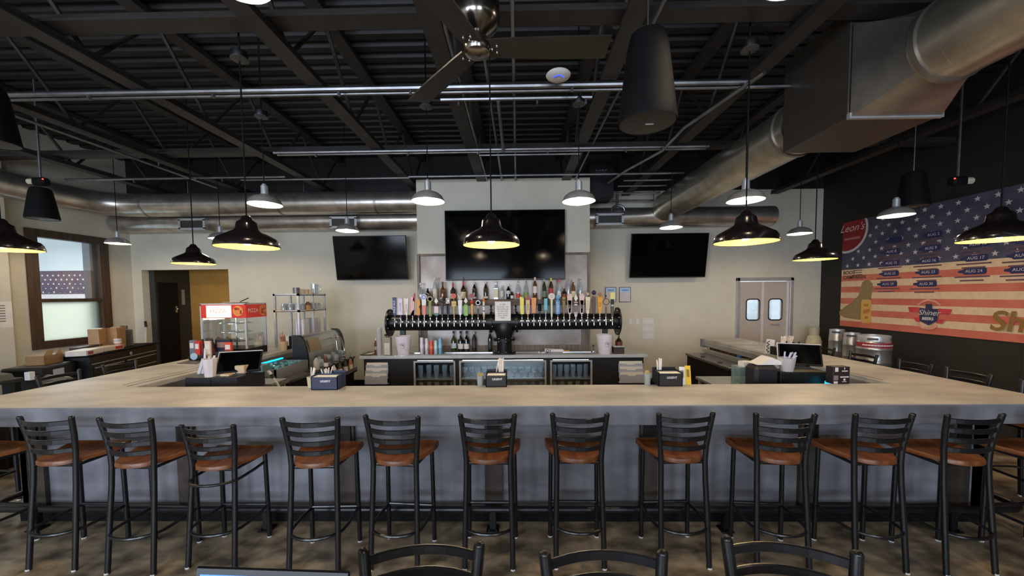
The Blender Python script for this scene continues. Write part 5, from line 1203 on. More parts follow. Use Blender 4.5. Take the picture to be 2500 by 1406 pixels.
# ------------------------------------------------------------------ pizza display case on the left wing
A, B = W(487, 746, Y=5.25), W(605, 872, Y=5.25)
cx0, cx1, cy0, cy1 = A.x, B.x, 5.25, 5.68; czt = W(600, 742, Y=5.25).z
t = thing('pizza_case', 'glass pizza display case with a red header on the left bar wing', 'display case', (0, 0, 0))
MB().bx(cx0, cx1, cy0, cy1, ZB, ZB+.1, 0, .006).build('base', M['black'], t)
fr = MB()
for x in (cx0, cx1-.025):
    for y in (cy0, cy1-.025): fr.bx(x, x+.025, y, y+.025, ZB+.1, czt)
fr.bx(cx0, cx1, cy0, cy0+.025, czt-.02, czt).bx(cx0, cx1, cy1-.025, cy1, czt-.02, czt).bx(cx0, cx0+.025, cy0, cy1, czt-.02, czt).bx(cx1-.025, cx1, cy0, cy1, czt-.02, czt)
fr.build('frame', M['alu'], t); MB().bx(cx0, cx1, cy0, cy1, czt, czt+.01).build('roof', M['alu'], t)
hz = czt-.2
MB().bx(cx0+.025, cx1-.025, cy0+.008, cy0+.012, ZB+.1, hz).bx(cx1-.016, cx1-.012, cy0+.025, cy1-.025, ZB+.1, hz).bx(cx0+.012, cx0+.016, cy0+.025, cy1-.025, ZB+.1, hz).build('glass_pane', M['glasspane'], t)
RED = pm('lit_red_header', (176, 44, 36), .4, 0, 6, .08, emit=(176, 40, 30), es=.25)
hd = MB().bx(cx0+.02, cx1-.0, cy0-.004, cy0+.006, hz, czt-.01).bx(cx1-.004, cx1+.006, cy0, cy1, hz, czt-.01).build('header_sign', RED, t)
LIT = pm('lit_header_panel', (255, 244, 220), .4, 0, 6, .03, emit=(255, 240, 205), es=1.0)
MB().bx(cx0+.1, cx0+.46, cy0-.007, cy0-.004, hz+.01, czt-.02).build('lit_panel', LIT, hd)
def pizza(c, r, ax):
    m = MB(); e = .004
    if ax == 'Y': m.tube([(c[0], c[1], c[2]), (c[0], c[1]-e, c[2])], r, 18); q = lambda u, v: (c[0]+u, c[1]-e, c[2]+v)
    else: m.tube([(c[0], c[1], c[2]), (c[0]+e, c[1], c[2])], r, 18); q = lambda u, v: (c[0]+e, c[1]+u, c[2]+v)
    for k in range(7): m.ball(q(random.uniform(-.6, .6)*r, random.uniform(-.6, .6)*r), .014, 8, 5, 1)
    m.build('pizza_picture', [cm(214, 140, 70), cm(170, 60, 40)], hd)
pizza((cx1-.11, cy0-.004, (hz+czt)/2), .075, 'Y'); pizza((cx1+.006, cy1-.085, (hz+czt)/2), .08, 'X')
text('pizza_lettering', 'PIZZA', .085, Matrix.Translation((cx0+.27, cy0-.0074, (hz+czt)/2)) @ Matrix.Rotation(PI/2, 4, 'X'), cm(230, 150, 120), hd, .0003)
text('pizza_lettering', 'PIZZA', .078, Matrix.Translation((cx1+.0064, cy0+.14, (hz+czt)/2)) @ Matrix.Rotation(PI/2, 4, 'Z') @ Matrix.Rotation(PI/2, 4, 'X'), M['white'], hd, .0003)
for k in range(3):
    z = ZB+.2+.13*k; r = MB().tube([(cx0+.34+.2*math.cos(a), cy0+.235+.2*math.sin(a), z) for a in [2*PI*i/24 for i in range(24)]], .006, 6, 0, True)
    for i in range(7): r.tube([(cx0+.16+.06*i, cy0+.06+.02*abs(3-i), z), (cx0+.16+.06*i, cy0+.41-.02*abs(3-i), z)], .004, 5)
    r.build('wire_rack', M['chrome'], t)
MB().tube([(cx0+.34, cy0+.235, ZB+.1), (cx0+.34, cy0+.235, ZB+.55)], .01, 8).build('rack_post', M['chrome'], t)
MB().bx(cx0+.05, cx0+.09, cy0+.1, cy1-.1, hz-.03, hz-.005).build('warm_lamp', pm('case_lamp', (255, 235, 200), .4, 0, 6, .02, emit=(255, 225, 180), es=9.0), t)
t = thing('serving_plate', 'pale plate with a dark serving spoon on top of the pizza case', 'plate', ((cx0+cx1)/2+.05, cy0+.2, czt+.01)); MB().lathe([(0, 0), (.12, 0), (.17, .014), (.16, .016), (0, .006)], n=28).build('plate', cm(226, 216, 196), t)
MB().tube([(.06, 0, .02), (.2, -.02, .075)], .008, 6).build('spoon', M['black'], t)
# condiments in front of the case
def wing(px, py): return W(px, py, Z=ZB)
zb = ZB
for nm, lab, x0, y0, x1, y1, Y, d, c in (('sanitizer_stand', 'grey card stand at the doorway end of the condiment row', 461, 831, 476, 870, 5.1, .05, (110, 120, 134)), ('card_pack', 'white and red carton in the condiment row on the left wing', 474, 833, 488, 868, 5.05, .06, (206, 60, 60)),
                               ('menu_card', 'cream menu card with picture in the condiment row', 498, 833, 514, 868, 5.0, .03, (226, 206, 190)), ('menu_board', 'navy menu holder in front of the pizza case', 524, 829, 562, 868, 5.15, .06, (34, 40, 62)), ('paper_tag', 'bright orange-red tag box leaning on the navy holder', 547, 836, 565, 868, 5.08, .04, (226, 70, 50))):
    t, w, h = pbox(nm, lab, 'carton' if 'pack' in nm else 'holder', x0, y0, x1, y1, Y, d, cm(*c), ZB, 'small things in front of the pizza case')
    MB().bx(-w*.7, w*.7, -.002, 0, h*.55, h*.85).build('printed_patch', cm(228, 222, 216) if c[0] > 100 else cm(150, 120, 110), t)
for k, (px, lab) in enumerate(((492, 'left dark sauce bottle in the condiment row'), (516, 'right dark sauce bottle in the condiment row'))):
    bottle(at(px, 5.12, ZB), .26, lab, 'slim', cm(50, 20, 22), (110, 60, 60), (.2, .5), (30, 20, 20), group='dark sauce bottles in the condiment row', name='sauce_bottle', r=.034)
p = at(471, 4.85, ZB); t = thing('tape_dispenser', 'grey gadget with a round pale blue badge on the left wing', 'gadget', p); MB().bx(-.1, .1, 0, .1, 0, .07, 0, .02).build('body', M['black'], t); MB().tube([(.0, -.002, .06), (.0, -.012, .06)], .046, 24).build('round_badge', cm(170, 196, 216), t)
p = at(544, 4.9, ZB); t = thing('cap_box', 'black box with a pale arched badge behind the left till', 'box', p); MB().bx(-.13, .13, 0, .12, 0, .11, 0, .01).build('body', cm(28, 30, 44), t); MB().tube([(.075*math.cos(a), -.003, .03+.055*math.sin(a)) for a in [PI*k/12 for k in range(13)]], .009, 6).build('arched_badge', cm(176, 190, 206), t)
t = thing('dark_patch', 'flat dark patch on the left wing top', 'mat', (0, 0, ZB)); q = [wing(432, 888), wing(482, 889), wing(500, 876), wing(476, 877)]; MB().ext([(a.x, a.y) for a in q], 'Z', 0, .006).build('mat', cm(84, 78, 74), t)  # thin four-sided patch, darker than the bar top
for k, (px, z, r, lab) in enumerate(((664, ZB, .05, 'rolled brown cloth beside the pizza case, lower'),)):
    t = thing('rolled_cloth', lab, 'cloth', (-3.72, 4.98, ZB)); MB().tube([(-.02, 0, .05), (.0, .08, .055), (.01, .2, .05)], [.05, .055, .045], 10).build('roll', cm(70, 58, 50), t); MB().tube([(-.03, -.07, .045), (.03, -.03, .05)], [.042, .04], 10).build('fold', cm(78, 66, 58), t)
p = at(672, 5.45, ZB); t = thing('utensil_tub', 'cream tub of straws and stirrers beside the pizza case', 'tub', (-3.71, 5.78, ZB)); MB().lathe([(0, 0), (.045, 0), (.055, .14), (.05, .14), (.04, .01), (0, .01)], n=16).build('tub', cm(206, 176, 130), t)
s = MB()
for k in range(8): s.tube([(random.uniform(-.03, .03), random.uniform(-.03, .03), .03), (random.uniform(-.08, .08), random.uniform(-.05, .05), random.uniform(.2, .3))], .005, 5)
s.build('stirrers', cm(190, 120, 100), t)
t, w, h = pbox('card_reader', 'dark card caddy with a white slip next to the cream tub', 'caddy', 686, 822, 704, 846, 5.86, .1, M['black'], ZB); MB().bx(w*.3, w*1.2, -.004, .002, h*.3, h*1.05).build('slip', M['paper'], t)
# ------------------------------------------------------------------ glass rack
gx0, gx1, gy0, gy1 = -4.04, XI0+.03, 6.06, 6.92
zt2, zm2 = W(697, 717, Y=6.06).z, W(697, 757, Y=6.06).z
t = thing('glass_rack', 'open stainless shelf rack with glassware on the left bar wing', 'rack', (0, 0, 0))
for x in (gx0, gx1-.035):
    for y in (gy0, (gy0+gy1)/2, gy1-.035): MB().bx(x, x+.035, y, y+.035, ZB, zt2, 0, .003).build('post', M['alu'], t)
for z in (zt2, zm2):
    MB().bx(gx0, gx1, gy0, gy1, z-.03, z-.022).bx(gx0, gx1, gy0, gy0+.02, z-.035, z).bx(gx0, gx1, gy1-.02, gy1, z-.035, z).bx(gx1-.02, gx1, gy0, gy1, z-.035, z).bx(gx0, gx0+.02, gy0, gy1, z-.035, z).build('shelf', M['alu'], t)
k = 0
for y in (6.16, 6.29, 6.42, 6.55, 6.68, 6.81):
    for x in (gx1-.08, gx1-.2, gx1-.32):
        put_glass('jar', (x, y, zm2-.021), '%s jar mug in the %s line on the rack middle shelf' % (ttl[int((y-6.1)/.13)], ['inner', 'middle', 'outer'][int(round((gx1-.08-x)/.12))]), 'jar mugs on the rack', .95)
for y in (6.32, 6.42, 6.58, 6.69, 6.8):
    for x in (gx1-.09, gx1-.2):
        t2 = thing('pint_stack', '%s stack of clear tumblers in the %s line on the rack bottom' % (ttl[int((y-6.28)/.11)], 'inner' if x > gx1-.1 else 'outer'), 'glasses', (x, y, ZB), 0, 'stacks of tumblers in the rack')
        s = MB(); z = 0
        for j in range(7): s.lathe([(.045, z), (.034, z+.11), (.03, z+.11)], n=14); z += .058
        s.build('tumblers', M['plasticclr'], t2)
t = thing('shaker_cup', 'dull grey metal cup on the rack top', 'cup', (gx0+.36, 6.12, zt2-.02)); MB().lathe([(0, 0), (.045, 0), (.052, .12), (0, .12)], n=18).build('cup', cm(120, 116, 118, .4, .6), t)
for k in range(4):
    t = thing('ramekin_stack', '%s small pale cup in the row on the rack top' % ttl[k], 'cup', (gx1-.1, 6.2+.12*k, zt2-.02), 0, 'pale cups on the rack top'); MB().lathe([(0, 0), (.036, 0), (.045, .1), (.04, .1), (.03, .01), (0, .01)], n=16).build('cup', cm(226, 206, 192), t)
t = thing('pitcher', 'clear glass pitcher standing on the rack top', 'pitcher', (gx1-.12, 6.76, zt2-.02)); MB().lathe([(0, 0), (.06, 0), (.068, .2), (.064, .2), (.055, .01), (0, .01)], n=20).build('body', M['drinkglass'], t); MB().tube([(.066, 0, .17), (.11, 0, .16), (.11, 0, .06), (.062, 0, .04)], .007, 8).build('handle', M['drinkglass'], t)
t = thing('lidded_jar', 'amber jar with a brown peaked lid on the rack middle shelf', 'jar', (gx1-.01, 6.34, zm2-.021)); MB().lathe([(0, 0), (.04, 0), (.042, .1), (.03, .11)], n=14).build('jar', cm(176, 130, 76), t); MB().lathe([(.05, .1), (.02, .15), (0, .155)], n=14).build('lid', cm(96, 64, 40), t)
# ------------------------------------------------------------------ right till and right wing things
t, w, h = pbox('cash_drawer', 'black cash drawer inside the right corner of the bar', 'cash drawer', 1906, 908, 2020, 938, 3.7, .42, cm(26, 26, 28), ZD, 'cash drawers')
MB().bx(-w+.01, w-.01, -.004, 0, .02, h-.02).build('drawer_front', M['black'], t); ZR2 = ZD+h
t, w, h = pbox('receipt_printer', 'rounded black receipt printer beside the right cash drawer', 'printer', 1846, 895, 1903, 938, 3.68, .2, cm(30, 30, 38), ZD, None, 0, 'body', .03)
MB().bx(-w*.75, w*.75, .04, .12, h, h+.004).build('paper_slot', M['blackmatte'], t); MB().ball((0, -.002, h*.3), .012, 8, 5).build('button', M['chrome'], t)
t = thing('till_paper', 'loose white receipts piled on the receipt printer', 'receipts', at(1872, 3.8, ZD+h+.005)); MB().ext([(-.12, 0), (.16, 0), (.12, .03), (.02, .075), (-.06, .03)], 'Y', -.06, .1).build('slips', M['paper'], t)
p = at(1924, 3.75, ZR2); t = thing('pen_bucket', 'cloudy plastic bucket of pens on the right cash drawer', 'bucket', p)
hb = hgt(1924, 873, 3.75, ZR2); MB().lathe([(0, .002), (.055, 0), (.075, hb), (.07, hb), (.05, .006), (0, .006)], n=24).build('bucket', M['plasticclr'], t)
s = MB()
for k in range(9): s.tube([(random.uniform(-.03, .03), random.uniform(-.03, .03), .02), (random.uniform(-.05, .07), random.uniform(-.05, .05), hb+random.uniform(.01, .06))], .008, 6)
s.build('pens', cm(190, 190, 216), t)
_Z = ZL; ZL = ZR2
till(1955, 3.98, 'dark till touch screen with white edge inside the right corner of the bar', math.radians(-28), .24, .19, math.radians(-32)); ZL = _Z
pbox('receipt_roll', 'white paper block beside the pen bucket', 'paper', 1892, 886, 1908, 906, 3.85, .1, M['paper'], ZR2)
t, w, h = pbox('acrylic_box', 'clear acrylic tray box left of the receipt printer', 'tray', 1806, 897, 1842, 918, 3.95, .16, glassm('acrylic', (215, 235, 232), .14, .05, .3, (170, 200, 200)), ZD+.0)
MB().bx(-w*.2, w*1.1, .03, .14, h, h+.05).build('papers', M['paper'], t)
t = thing('scanner', 'small black hand scanner at the left end of the right till table', 'scanner', at(1838, 3.62, ZD)); MB().bx(-.04, .04, -.03, .06, 0, .05, 0, .015, Matrix.Rotation(.5, 4, 'Z')).build('body', M['black'], t)
p = W(1888, 868, Z=ZB); t = thing('napkin_caddy', 'black caddy with two bundles of white straws on the right wing', 'caddy', (XI1+.16, p.y, ZB), 0, 'napkin and straw caddies on the bar top')
MB().bx(-.12, .12, 0, .14, 0, .11, 0, .004).build('tray', M['black'], t); text('brand_lettering', 'LEGENT', .026, face_front(-.04, -.001, .07), M['white'], t, .0003)
s = MB()
for c0 in (.0, .1):
    for k in range(14): s.tube([(c0+random.uniform(-.025, .025), .07+random.uniform(-.03, .03), .1), (c0+random.uniform(-.03, .045), .07+random.uniform(-.03, .03), .25+random.uniform(-.01, .01))], .006, 5)
s.build('straws', cm(240, 228, 216), t)
t = thing('lettered_card', 'white card with dark script marks standing on the right wing', 'card', (XI1+.04, p.y+.15, ZB)); MB().bx(-.06, .05, 0, .01, 0, .2, 0, 0, Matrix.Rotation(.12, 4, 'Y')).build('card', M['paper'], t)
MB().tube([(-.03+.02*math.sin(k*1.3)+.0006*k, -.003, .02+.16*k/16) for k in range(17)], .006, 5).build('script_mark', cm(50, 46, 46), t)
# shelf under the right wing with cups and trays
t = thing('wing_shelf', 'stainless shelf under the inner edge of the right bar wing', 'shelf', (0, 0, 0)); MB().bx(3.4, 3.73, 5.0, 6.85, .86, .875).bx(3.39, 3.4, 5.0, 6.85, .85, .89).build('shelf', M['steel'], t); MB().bx(3.5, 3.73, 5.1, 5.13, .8, .86).bx(3.5, 3.73, 6.5, 6.53, .8, .86).build('bracket', M['steel'], t)
for k in range(4):
    y = 6.7-.22*k; p2 = thing('pitcher', '%s brown plastic pitcher from the far end under the right wing' % ttl[k].replace('nearest', 'first'), 'pitcher', (3.52, y, .876), 0, 'brown pitchers under the right wing'); MB().lathe([(0, 0), (.06, 0), (.065, .085), (.06, .085), (.05, .005), (0, .005)], n=18).build('body', cm(96, 62, 44, .25), p2); MB().tube([(-.062, 0, .07), (-.1, 0, .06), (-.1, 0, .03), (-.06, 0, .02)], .006, 6).build('handle', cm(150, 110, 84, .25), p2)
t = thing('menu_stack', 'slanted stack of pale menus under the right wing', 'menus', (3.53, 5.5, .876)); m = MB()
for k in range(5): m.bx(-.1, .12, -.18+.02*k, .16+.02*k, .006*k, .006*k+.005)
m.build('menus', cm(216, 200, 170), t)
t = thing('blue_cup', 'blue plastic cup under the inner edge of the right wing', 'cup', (3.48, 5.84, .876)); MB().lathe([(0, 0), (.035, 0), (.042, .08), (.038, .08), (0, .005)], n=14).build('cup', cm(60, 130, 180), t)
# ------------------------------------------------------------------ kegs and gas cylinder by the black wall
def keg(p, r, h, lab, band=None, handle=True):
    t = thing('beer_keg', lab, 'keg', p, 0, 'steel beer kegs along the black wall')
    MB().lathe([(r*.86, 0), (r*.9, .01), (r*.9, h*.1), (r, h*.16), (r, h*.3), (r*1.03, h*.32), (r*1.03, h*.35), (r, h*.37), (r, h*.63), (r*1.03, h*.65), (r*1.03, h*.68), (r, h*.7), (r*.98, h*.84), (r*.9, h*.88), (r*.3, h*.9), (0, h*.9)], n=32).build('shell', M['steel'], t)
    MB().lathe([(r*.93, h*.85), (r*.95, h*.98), (r*.93, h), (r*.88, h), (r*.88, h*.86)], n=32).build('chime', M['alu'], t)
    for a in (-2.4, -.8): MB().bx(r*.95-.006, r*.95+.004, -.06, .06, h*.9, h*.95, 0, .004, Matrix.Rotation(a, 4, 'Z')).build('hand_hole', cm(60, 58, 56), t)
    if band:
        b = MB().lathe([(r*1.012, h*.71), (r*1.0, h*.83)], n=32).build('red_band', cm(*band), t)
        w_ = MB(); 
        for k in range(16):
            a = -2.9+k*.17; w_.bx(r*1.012, r*1.02, -.018, .012, h*.755, h*.785, 0, 0, Matrix.Rotation(a, 4, 'Z'))
        w_.build('white_lettering', M['white'], b)
    return t
keg((5.72, 6.75, 0), .2, .65, 'lower keg under the left slim keg'); keg((5.72, 6.2, 0), .2, .65, 'lower keg under the right slim keg'); keg((5.7, 5.7, 0), .2, .65, 'lower keg under the red-banded keg')
keg((W(2044, 800, Y=6.75).x, 6.75, .651), .115, .59, 'slim steel keg nearest the back corner'); keg((W(2081, 800, Y=6.25).x, 6.25, .651), .115, .58, 'slim steel keg beside the red-banded keg')
keg((W(2135, 800, Y=5.7).x-.0, 5.7, .651), .2, .6, 'large steel keg with a dark red lettered band', (150, 40, 54))
p = at(1988, 7.25, 0); t = thing('gas_cylinder', 'cream gas cylinder in the back right corner', 'gas cylinder', p); zc = hgt(1988, 800, 7.25, 0)
MB().lathe([(0, 0), (.12, 0), (.125, .02), (.125, zc*.78), (.1, zc*.86), (.05, zc*.91), (.03, zc*.92), (.03, zc*.95), (0, zc*.95)], n=24).build('cylinder', cm(216, 206, 176), t); MB().lathe([(.08, zc*.88), (.085, zc), (.075, zc), (.07, zc*.89)], n=20).build('valve_collar', cm(190, 184, 160), t); MB().tube([(0, 0, zc*.94), (0, 0, zc*.98), (.05, 0, zc*.98)], .015, 8).build('valve', M['steel'], t)
# ------------------------------------------------------------------ left corner: tool chest and things on it
A, B = W(221, 867, Z=1.03), W(383, 836, Z=1.03); L_ = (B-A).length; rzc = math.atan2(B.y-A.y, B.x-A.x)
tc = thing('tool_chest', 'black steel tool chest with rows of drawers below the window', 'tool chest', (A.x, A.y, 0), rzc)
MB().bx(0, L_, .01, .5, .12, 1.0, 0, .006).build('body', M['black'], tc); MB().bx(-.01, L_+.01, -.01, .51, 1.0, 1.03, 0, .006).build('top', M['blackmatte'], tc)
for x in (.1, L_-.1):
    for y in (.08, .42): MB().tube([(x-.02, y, .06), (x+.02, y, .06)], .06, 14).bx(x-.03, x+.03, y-.03, y+.03, .1, .12).build('caster', M['blackmatte'], tc)
for c0, c1 in ((.05, L_*.44), (L_*.47, L_-.06)):
    for k in range(5):
        z = .84-.15*k; d_ = MB().bx(c0, c1, 0, .012, z-.135, z, 0, .004).build('drawer', M['black'], tc); MB().bx(c0+.02, c1-.02, -.014, 0, z-.03, z-.018).build('drawer_pull', M['alu'], d_)
MB().bx(.03, L_-.03, -.004, .01, .875, .885).tube([(L_*.53, -.01, .93), (L_*.53, -.02, .93)], .03, 16).build('trim_and_badge', M['alu'], tc)
MT = tc.matrix_basis.copy(); MT = Matrix.Translation((A.x, A.y, 0)) @ Matrix.Rotation(rzc, 4, 'Z')
def onchest(u, v, z=1.03): return MT @ Vector((u, v, z))
def tbox(name, lab, cat, u, v, sx, sy, h, c, rz=0, group=None, z=1.03):
    t = thing(name, lab, cat, onchest(u, v, z), rzc+rz, group); MB().bx(-sx/2, sx/2, -sy/2, sy/2, 0, h, 0, .004).build('box', cm(*c), t); return t
t = tbox('food_box', 'white and pink food box on the tool chest, nearest the window', 'box', .12, .14, .42, .24, .08, (226, 216, 206), .1, 'food boxes on the tool chest'); MB().bx(-.17, -.05, -.122, -.12, .015, .06).build('pink_panel', cm(160, 60, 100), t)
t = tbox('food_box', 'white and red food box on the tool chest', 'box', .6, .16, .42, .22, .07, (226, 206, 190), -.05, 'food boxes on the tool chest'); MB().bx(.02, .19, -.112, -.11, .012, .058).build('red_panel', cm(196, 54, 50), t)
tbox('baking_tray', 'dark tray leaning across the food boxes', 'tray', .5, .36, .5, .14, .1, (60, 50, 46), .06)
for k, (u, v, h, lab) in enumerate(((1.02, .26, .36, 'taller brown paper bag on the tool chest'), (.78, .38, .36, 'left brown paper bag on the tool chest beside the window frame'))):
    t = thing('paper_bag', lab, 'bag', onchest(u, v), rzc+.1*k, 'brown paper bags on the tool chest')
    MB().ext([(-.1, 0), (.1, 0), (.115, h*.5), (.105, h), (.03, h*1.03), (-.05, h*.98), (-.11, h)], 'Y', -.07, .07).build('bag', cm(176, 136, 92), t); MB().bx(-.09, .09, -.074, -.07, h*.9, h*.97).build('folded_top', cm(190, 150, 104), t)
t = thing('lidded_jar', 'small jar with two white lids in front of the paper bags', 'jar', onchest(.8, .12)); MB().lathe([(0, 0), (.045, 0), (.045, .1), (0, .1)], n=16).build('jar', cm(206, 160, 140), t); MB().lathe([(.05, .1), (.05, .135), (0, .135)], n=16).lathe([(.05, .142), (.05, .175), (0, .175)], n=16).build('lid', M['white'], t)
t = thing('cardboard_box', 'open brown cardboard box by the window sill', 'box', onchest(-.2, .4, .96), rzc); MB().bx(-.16, .16, -.1, .1, 0, .13).build('box', cm(150, 116, 76), t); MB().ext([(-.16, .13), (-.02, .13), (.02, .2), (-.1, .21)], 'Y', -.1, -.095).ext([(.16, .13), (.04, .13), (.1, .22)], 'Y', -.1, -.095).build('flap', cm(180, 146, 104), t)
t = thing('plate_stack', 'tall stack of grey plastic lids beside the paper bags', 'lids', onchest(1.28, .28)); m = MB()
for k in range(16): m.lathe([(.1, .019*k), (.105, .019*k+.008), (.1, .019*k+.012), (0, .019*k+.012)], n=18)
m.build('lids', cm(120, 118, 114, .3), t)
t = thing('wood_board', 'dark weathered board leaning on the wall right of the lid stack', 'board', onchest(1.5, .42)); MB().bx(-.06, .06, -.015, .015, 0, .36).build('board', M['plank'], t)
t = thing('broom', 'white-handled broom leaning at the doorway jamb', 'broom', (dw0+.25, YB-.3, 0)); MB().tube([(0.1, -.1, .1), (-.16, .24, 1.32)], .014, 8).build('handle', M['white'], t); MB().bx(-.05, .25, -.15, -.05, 0, .14).build('brush', M['black'], t); MB().tube([(-.16, .24, 1.3), (-.2, .27, 1.42)], .022, 8).build('grip', M['black'], t)
t = thing('equipment_case', 'black case with a white label beside the tool chest', 'case', onchest(-.36, .24, 0), rzc); MB().bx(-.24, .3, -.1, .36, .1, .96, 0, .02).build('body', M['black'], t); MB().bx(-.1, .08, -.104, -.1, .8, .9).build('paper_label', cm(190, 196, 216), t)
for x, y in ((-.2, -.06), (.26, -.06), (-.2, .32), (.26, .32)): MB().tube([(x-.02, y, .05), (x+.02, y, .05)], .05, 12).build('caster', M['blackmatte'], t)
t = thing('work_table', 'long black work table under the window', 'table', (-6.9, 4.5, 0)); MB().bx(-.7, .3, -1.0, .3, .82, .87, 0, .006).build('top', cm(40, 44, 42), t); MB().bx(-.65, .25, -.95, .25, .3, .33).build('lower_shelf', M['black'], t)
for x in (-.65, .25):
    for y in (-.95, .25): MB().bx(x-.03, x+.03, y-.03, y+.03, 0, .82).build('leg', M['black'], t)
t = thing('folded_tarp', 'folded dark green tarp on the black work table', 'tarp', (-6.95, 4.5, .87)); MB().ext([(-.25, 0), (.3, 0), (.26, .06), (.05, .085), (-.22, .05)], 'Y', -.35, .25).build('folds', cm(70, 72, 62), t)
t = thing('trash_bin', 'black bin with a white liner at the left photo edge', 'bin', (-5.75, 3.75, 0)); MB().lathe([(0, 0), (.2, 0), (.25, .82), (.24, .84), (.22, .8), (.0, .78)], n=20).build('bin', M['blackmatte'], t); MB().lathe([(.255, .76), (.26, .84), (.23, .85), (.2, .8)], n=20).build('liner', M['white'], t)
t = thing('lounge_chair', 'low grey padded chair at the left between bar and work table', 'chair', (-5.95, 4.35, 0), -.3); MB().bx(-.3, .3, -.3, .3, .38, .52, 0, .05).build('seat', cm(74, 68, 62), t); MB().bx(-.3, .3, .2, .32, .5, .93, 0, .05).build('backrest', cm(90, 84, 76), t)
for x in (-.25, .25):
    for y in (-.25, .25): MB().bx(x-.025, x+.025, y-.025, y+.025, 0, .38).build('leg', M['black'], t)
pbox('switch_box', 'small white box on the wall ledge at far left', 'box', 58, 909, 72, 924, 4.6, .06, M['white'], .87)
# ------------------------------------------------------------------ flag banner on the right wall
XP = XR-.02
pp = lambda px, py: W(px, py, X=XP)
y_far, z_t, z_b = pp(2055, 660).y, (pp(2060, 537).z+pp(2495, 460).z)/2, (pp(2046, 790).z+pp(2495, 844).z)/2
y_near = 3.5; zs_ = (pp(2058, 655).z+pp(2330, 645).z)/2
bn = thing('flag_banner', 'huge flag banner with stars, stripes and event list on the black wall', 'banner', (XP, 0, 0))
MB().bx(0, .015, y_near, y_far, z_b, z_t).build('panel', cm(224, 196, 160, .8), bn)
lay = [0]
def flat(name, polys, mat, parent=bn, lift=None):
    """thin printed layer on the banner; polys = lists of (y,z)"""
    lay[0] += 1; d = .0006*(lift if lift is not None else lay[0]); m = MB()
    for pl in polys: m.ext([(a, b) for a, b in pl], 'X', -d-.0004, -d)
    return m.build(name, mat, parent)
BLU = pm('faded_blue_print', (64, 64, 84), .8, 0, 3, .15, col2=(88, 87, 104), detail=6)
RDS = pm('faded_red_print', (196, 100, 80), .8, 0, 3, .1, col2=(212, 120, 98), detail=6)
flat('star_field', [[(y_near, zs_), (y_far, zs_), (y_far, z_t), (y_near, z_t)]], BLU)
hs = (zs_-z_b)/10; 
flat('red_stripe', [[(y_near, zs_-hs*(2*k+1)), (y_far, zs_-hs*(2*k+1)), (y_far, zs_-hs*(2*k+2)), (y_near, zs_-hs*(2*k+2))] for k in range(5)], RDS)
c0 = pp(2068, 563); rr = (c0.z-pp(2080, 617).z)
stars = []
for r in range(9):
    for c in range(19):
        yy, zz = y_far-.12-c*.215-(r % 2)*.107, zs_+.07+r*.125
        if yy > y_near+.05 and zz < z_t-.05 and (yy-c0.y)**2+(zz-c0.z)**2 > (rr+.05)**2: stars.append([(yy+(.042 if k % 2 == 0 else .017)*math.sin(k*PI/5), zz+(.042 if k % 2 == 0 else .017)*math.cos(k*PI/5)) for k in range(10)])
so = flat('star_print', stars, cm(212, 204, 204, .8)); so['kind'] = 'stuff'
def disc(r, n=48):
    o = []
    for k in range(n):
        a = 2*PI*k/n; o.append((min(y_far-.002, c0.y+r*math.cos(a)), min(z_t-.002, c0.z+r*math.sin(a))))
    return o
lg = flat('logo_ring', [disc(rr)], cm(220, 212, 206, .8)); lg2 = flat('logo_disc', [disc(rr*.9)], cm(150, 40, 38, .8))
def btext(s, y, z, size, mat, **k):
    lay[0] += .2; return text('banner_lettering', s, size, Matrix.Translation((-.0006*lay[0]-.001, y, z)) @ Matrix.Rotation(-PI/2, 4, 'Z') @ Matrix.Rotation(PI/2, 4, 'X'), mat, bn, .0003, **k)
btext("Leon's", c0.y-.1, c0.z+.03, .19, cm(220, 200, 190, .8), shear=.4)
q = pp(2081, 582); flat('logo_underline', [[(q.y-.16, q.z-.02), (q.y+.16, q.z-.02), (q.y+.16, q.z+.02), (q.y-.16, q.z+.02)]], cm(190, 120, 112, .8))
q = pp(2068, 666.5); INKB = cm(84, 58, 60, .8)
btext('BOOT', q.y-.05, q.z, .09, INKB, bold=.002); q = pp(2080, 677.5); btext('CAMPAIGN', q.y-.05, q.z, .09, INKB, bold=.002)
flat('logo_lines', [[(pp(2082, 666).y, z), (pp(2105, 666).y, z), (pp(2105, 666).y, z+.012), (pp(2082, 666).y, z+.012)] for z in [pp(2090, 666.5).z+d for d in (-.04, 0, .04)]], INKB)
yz = lambda l: [(pp(*a).y, pp(*a).z) for a in l]
flat('boot_picture', [yz([(2106, 690), (2112, 684), (2123, 684), (2131, 692), (2132, 703), (2128, 722), (2126, 762), (2122, 778), (2105, 781), (2085, 779), (2062, 775), (2050, 768), (2050, 760), (2062, 750), (2080, 738), (2096, 722), (2101, 706)])], pm('tan_boot_print', (150, 126, 86), .8, 0, 30, .12))
flat('can_picture', [yz([(2104, 735), (2108, 731), (2123, 731), (2128, 735), (2128, 783), (2124, 789), (2106, 788), (2102, 782)])], cm(216, 170, 90, .8))
flat('can_marks', [yz([(2108, 742), (2122, 742), (2120, 748), (2110, 748)]), yz([(2108, 757), (2124, 754), (2124, 762), (2108, 766)]), yz([(2112, 772), (2120, 772), (2120, 778), (2112, 778)])], cm(196, 120, 50, .8))
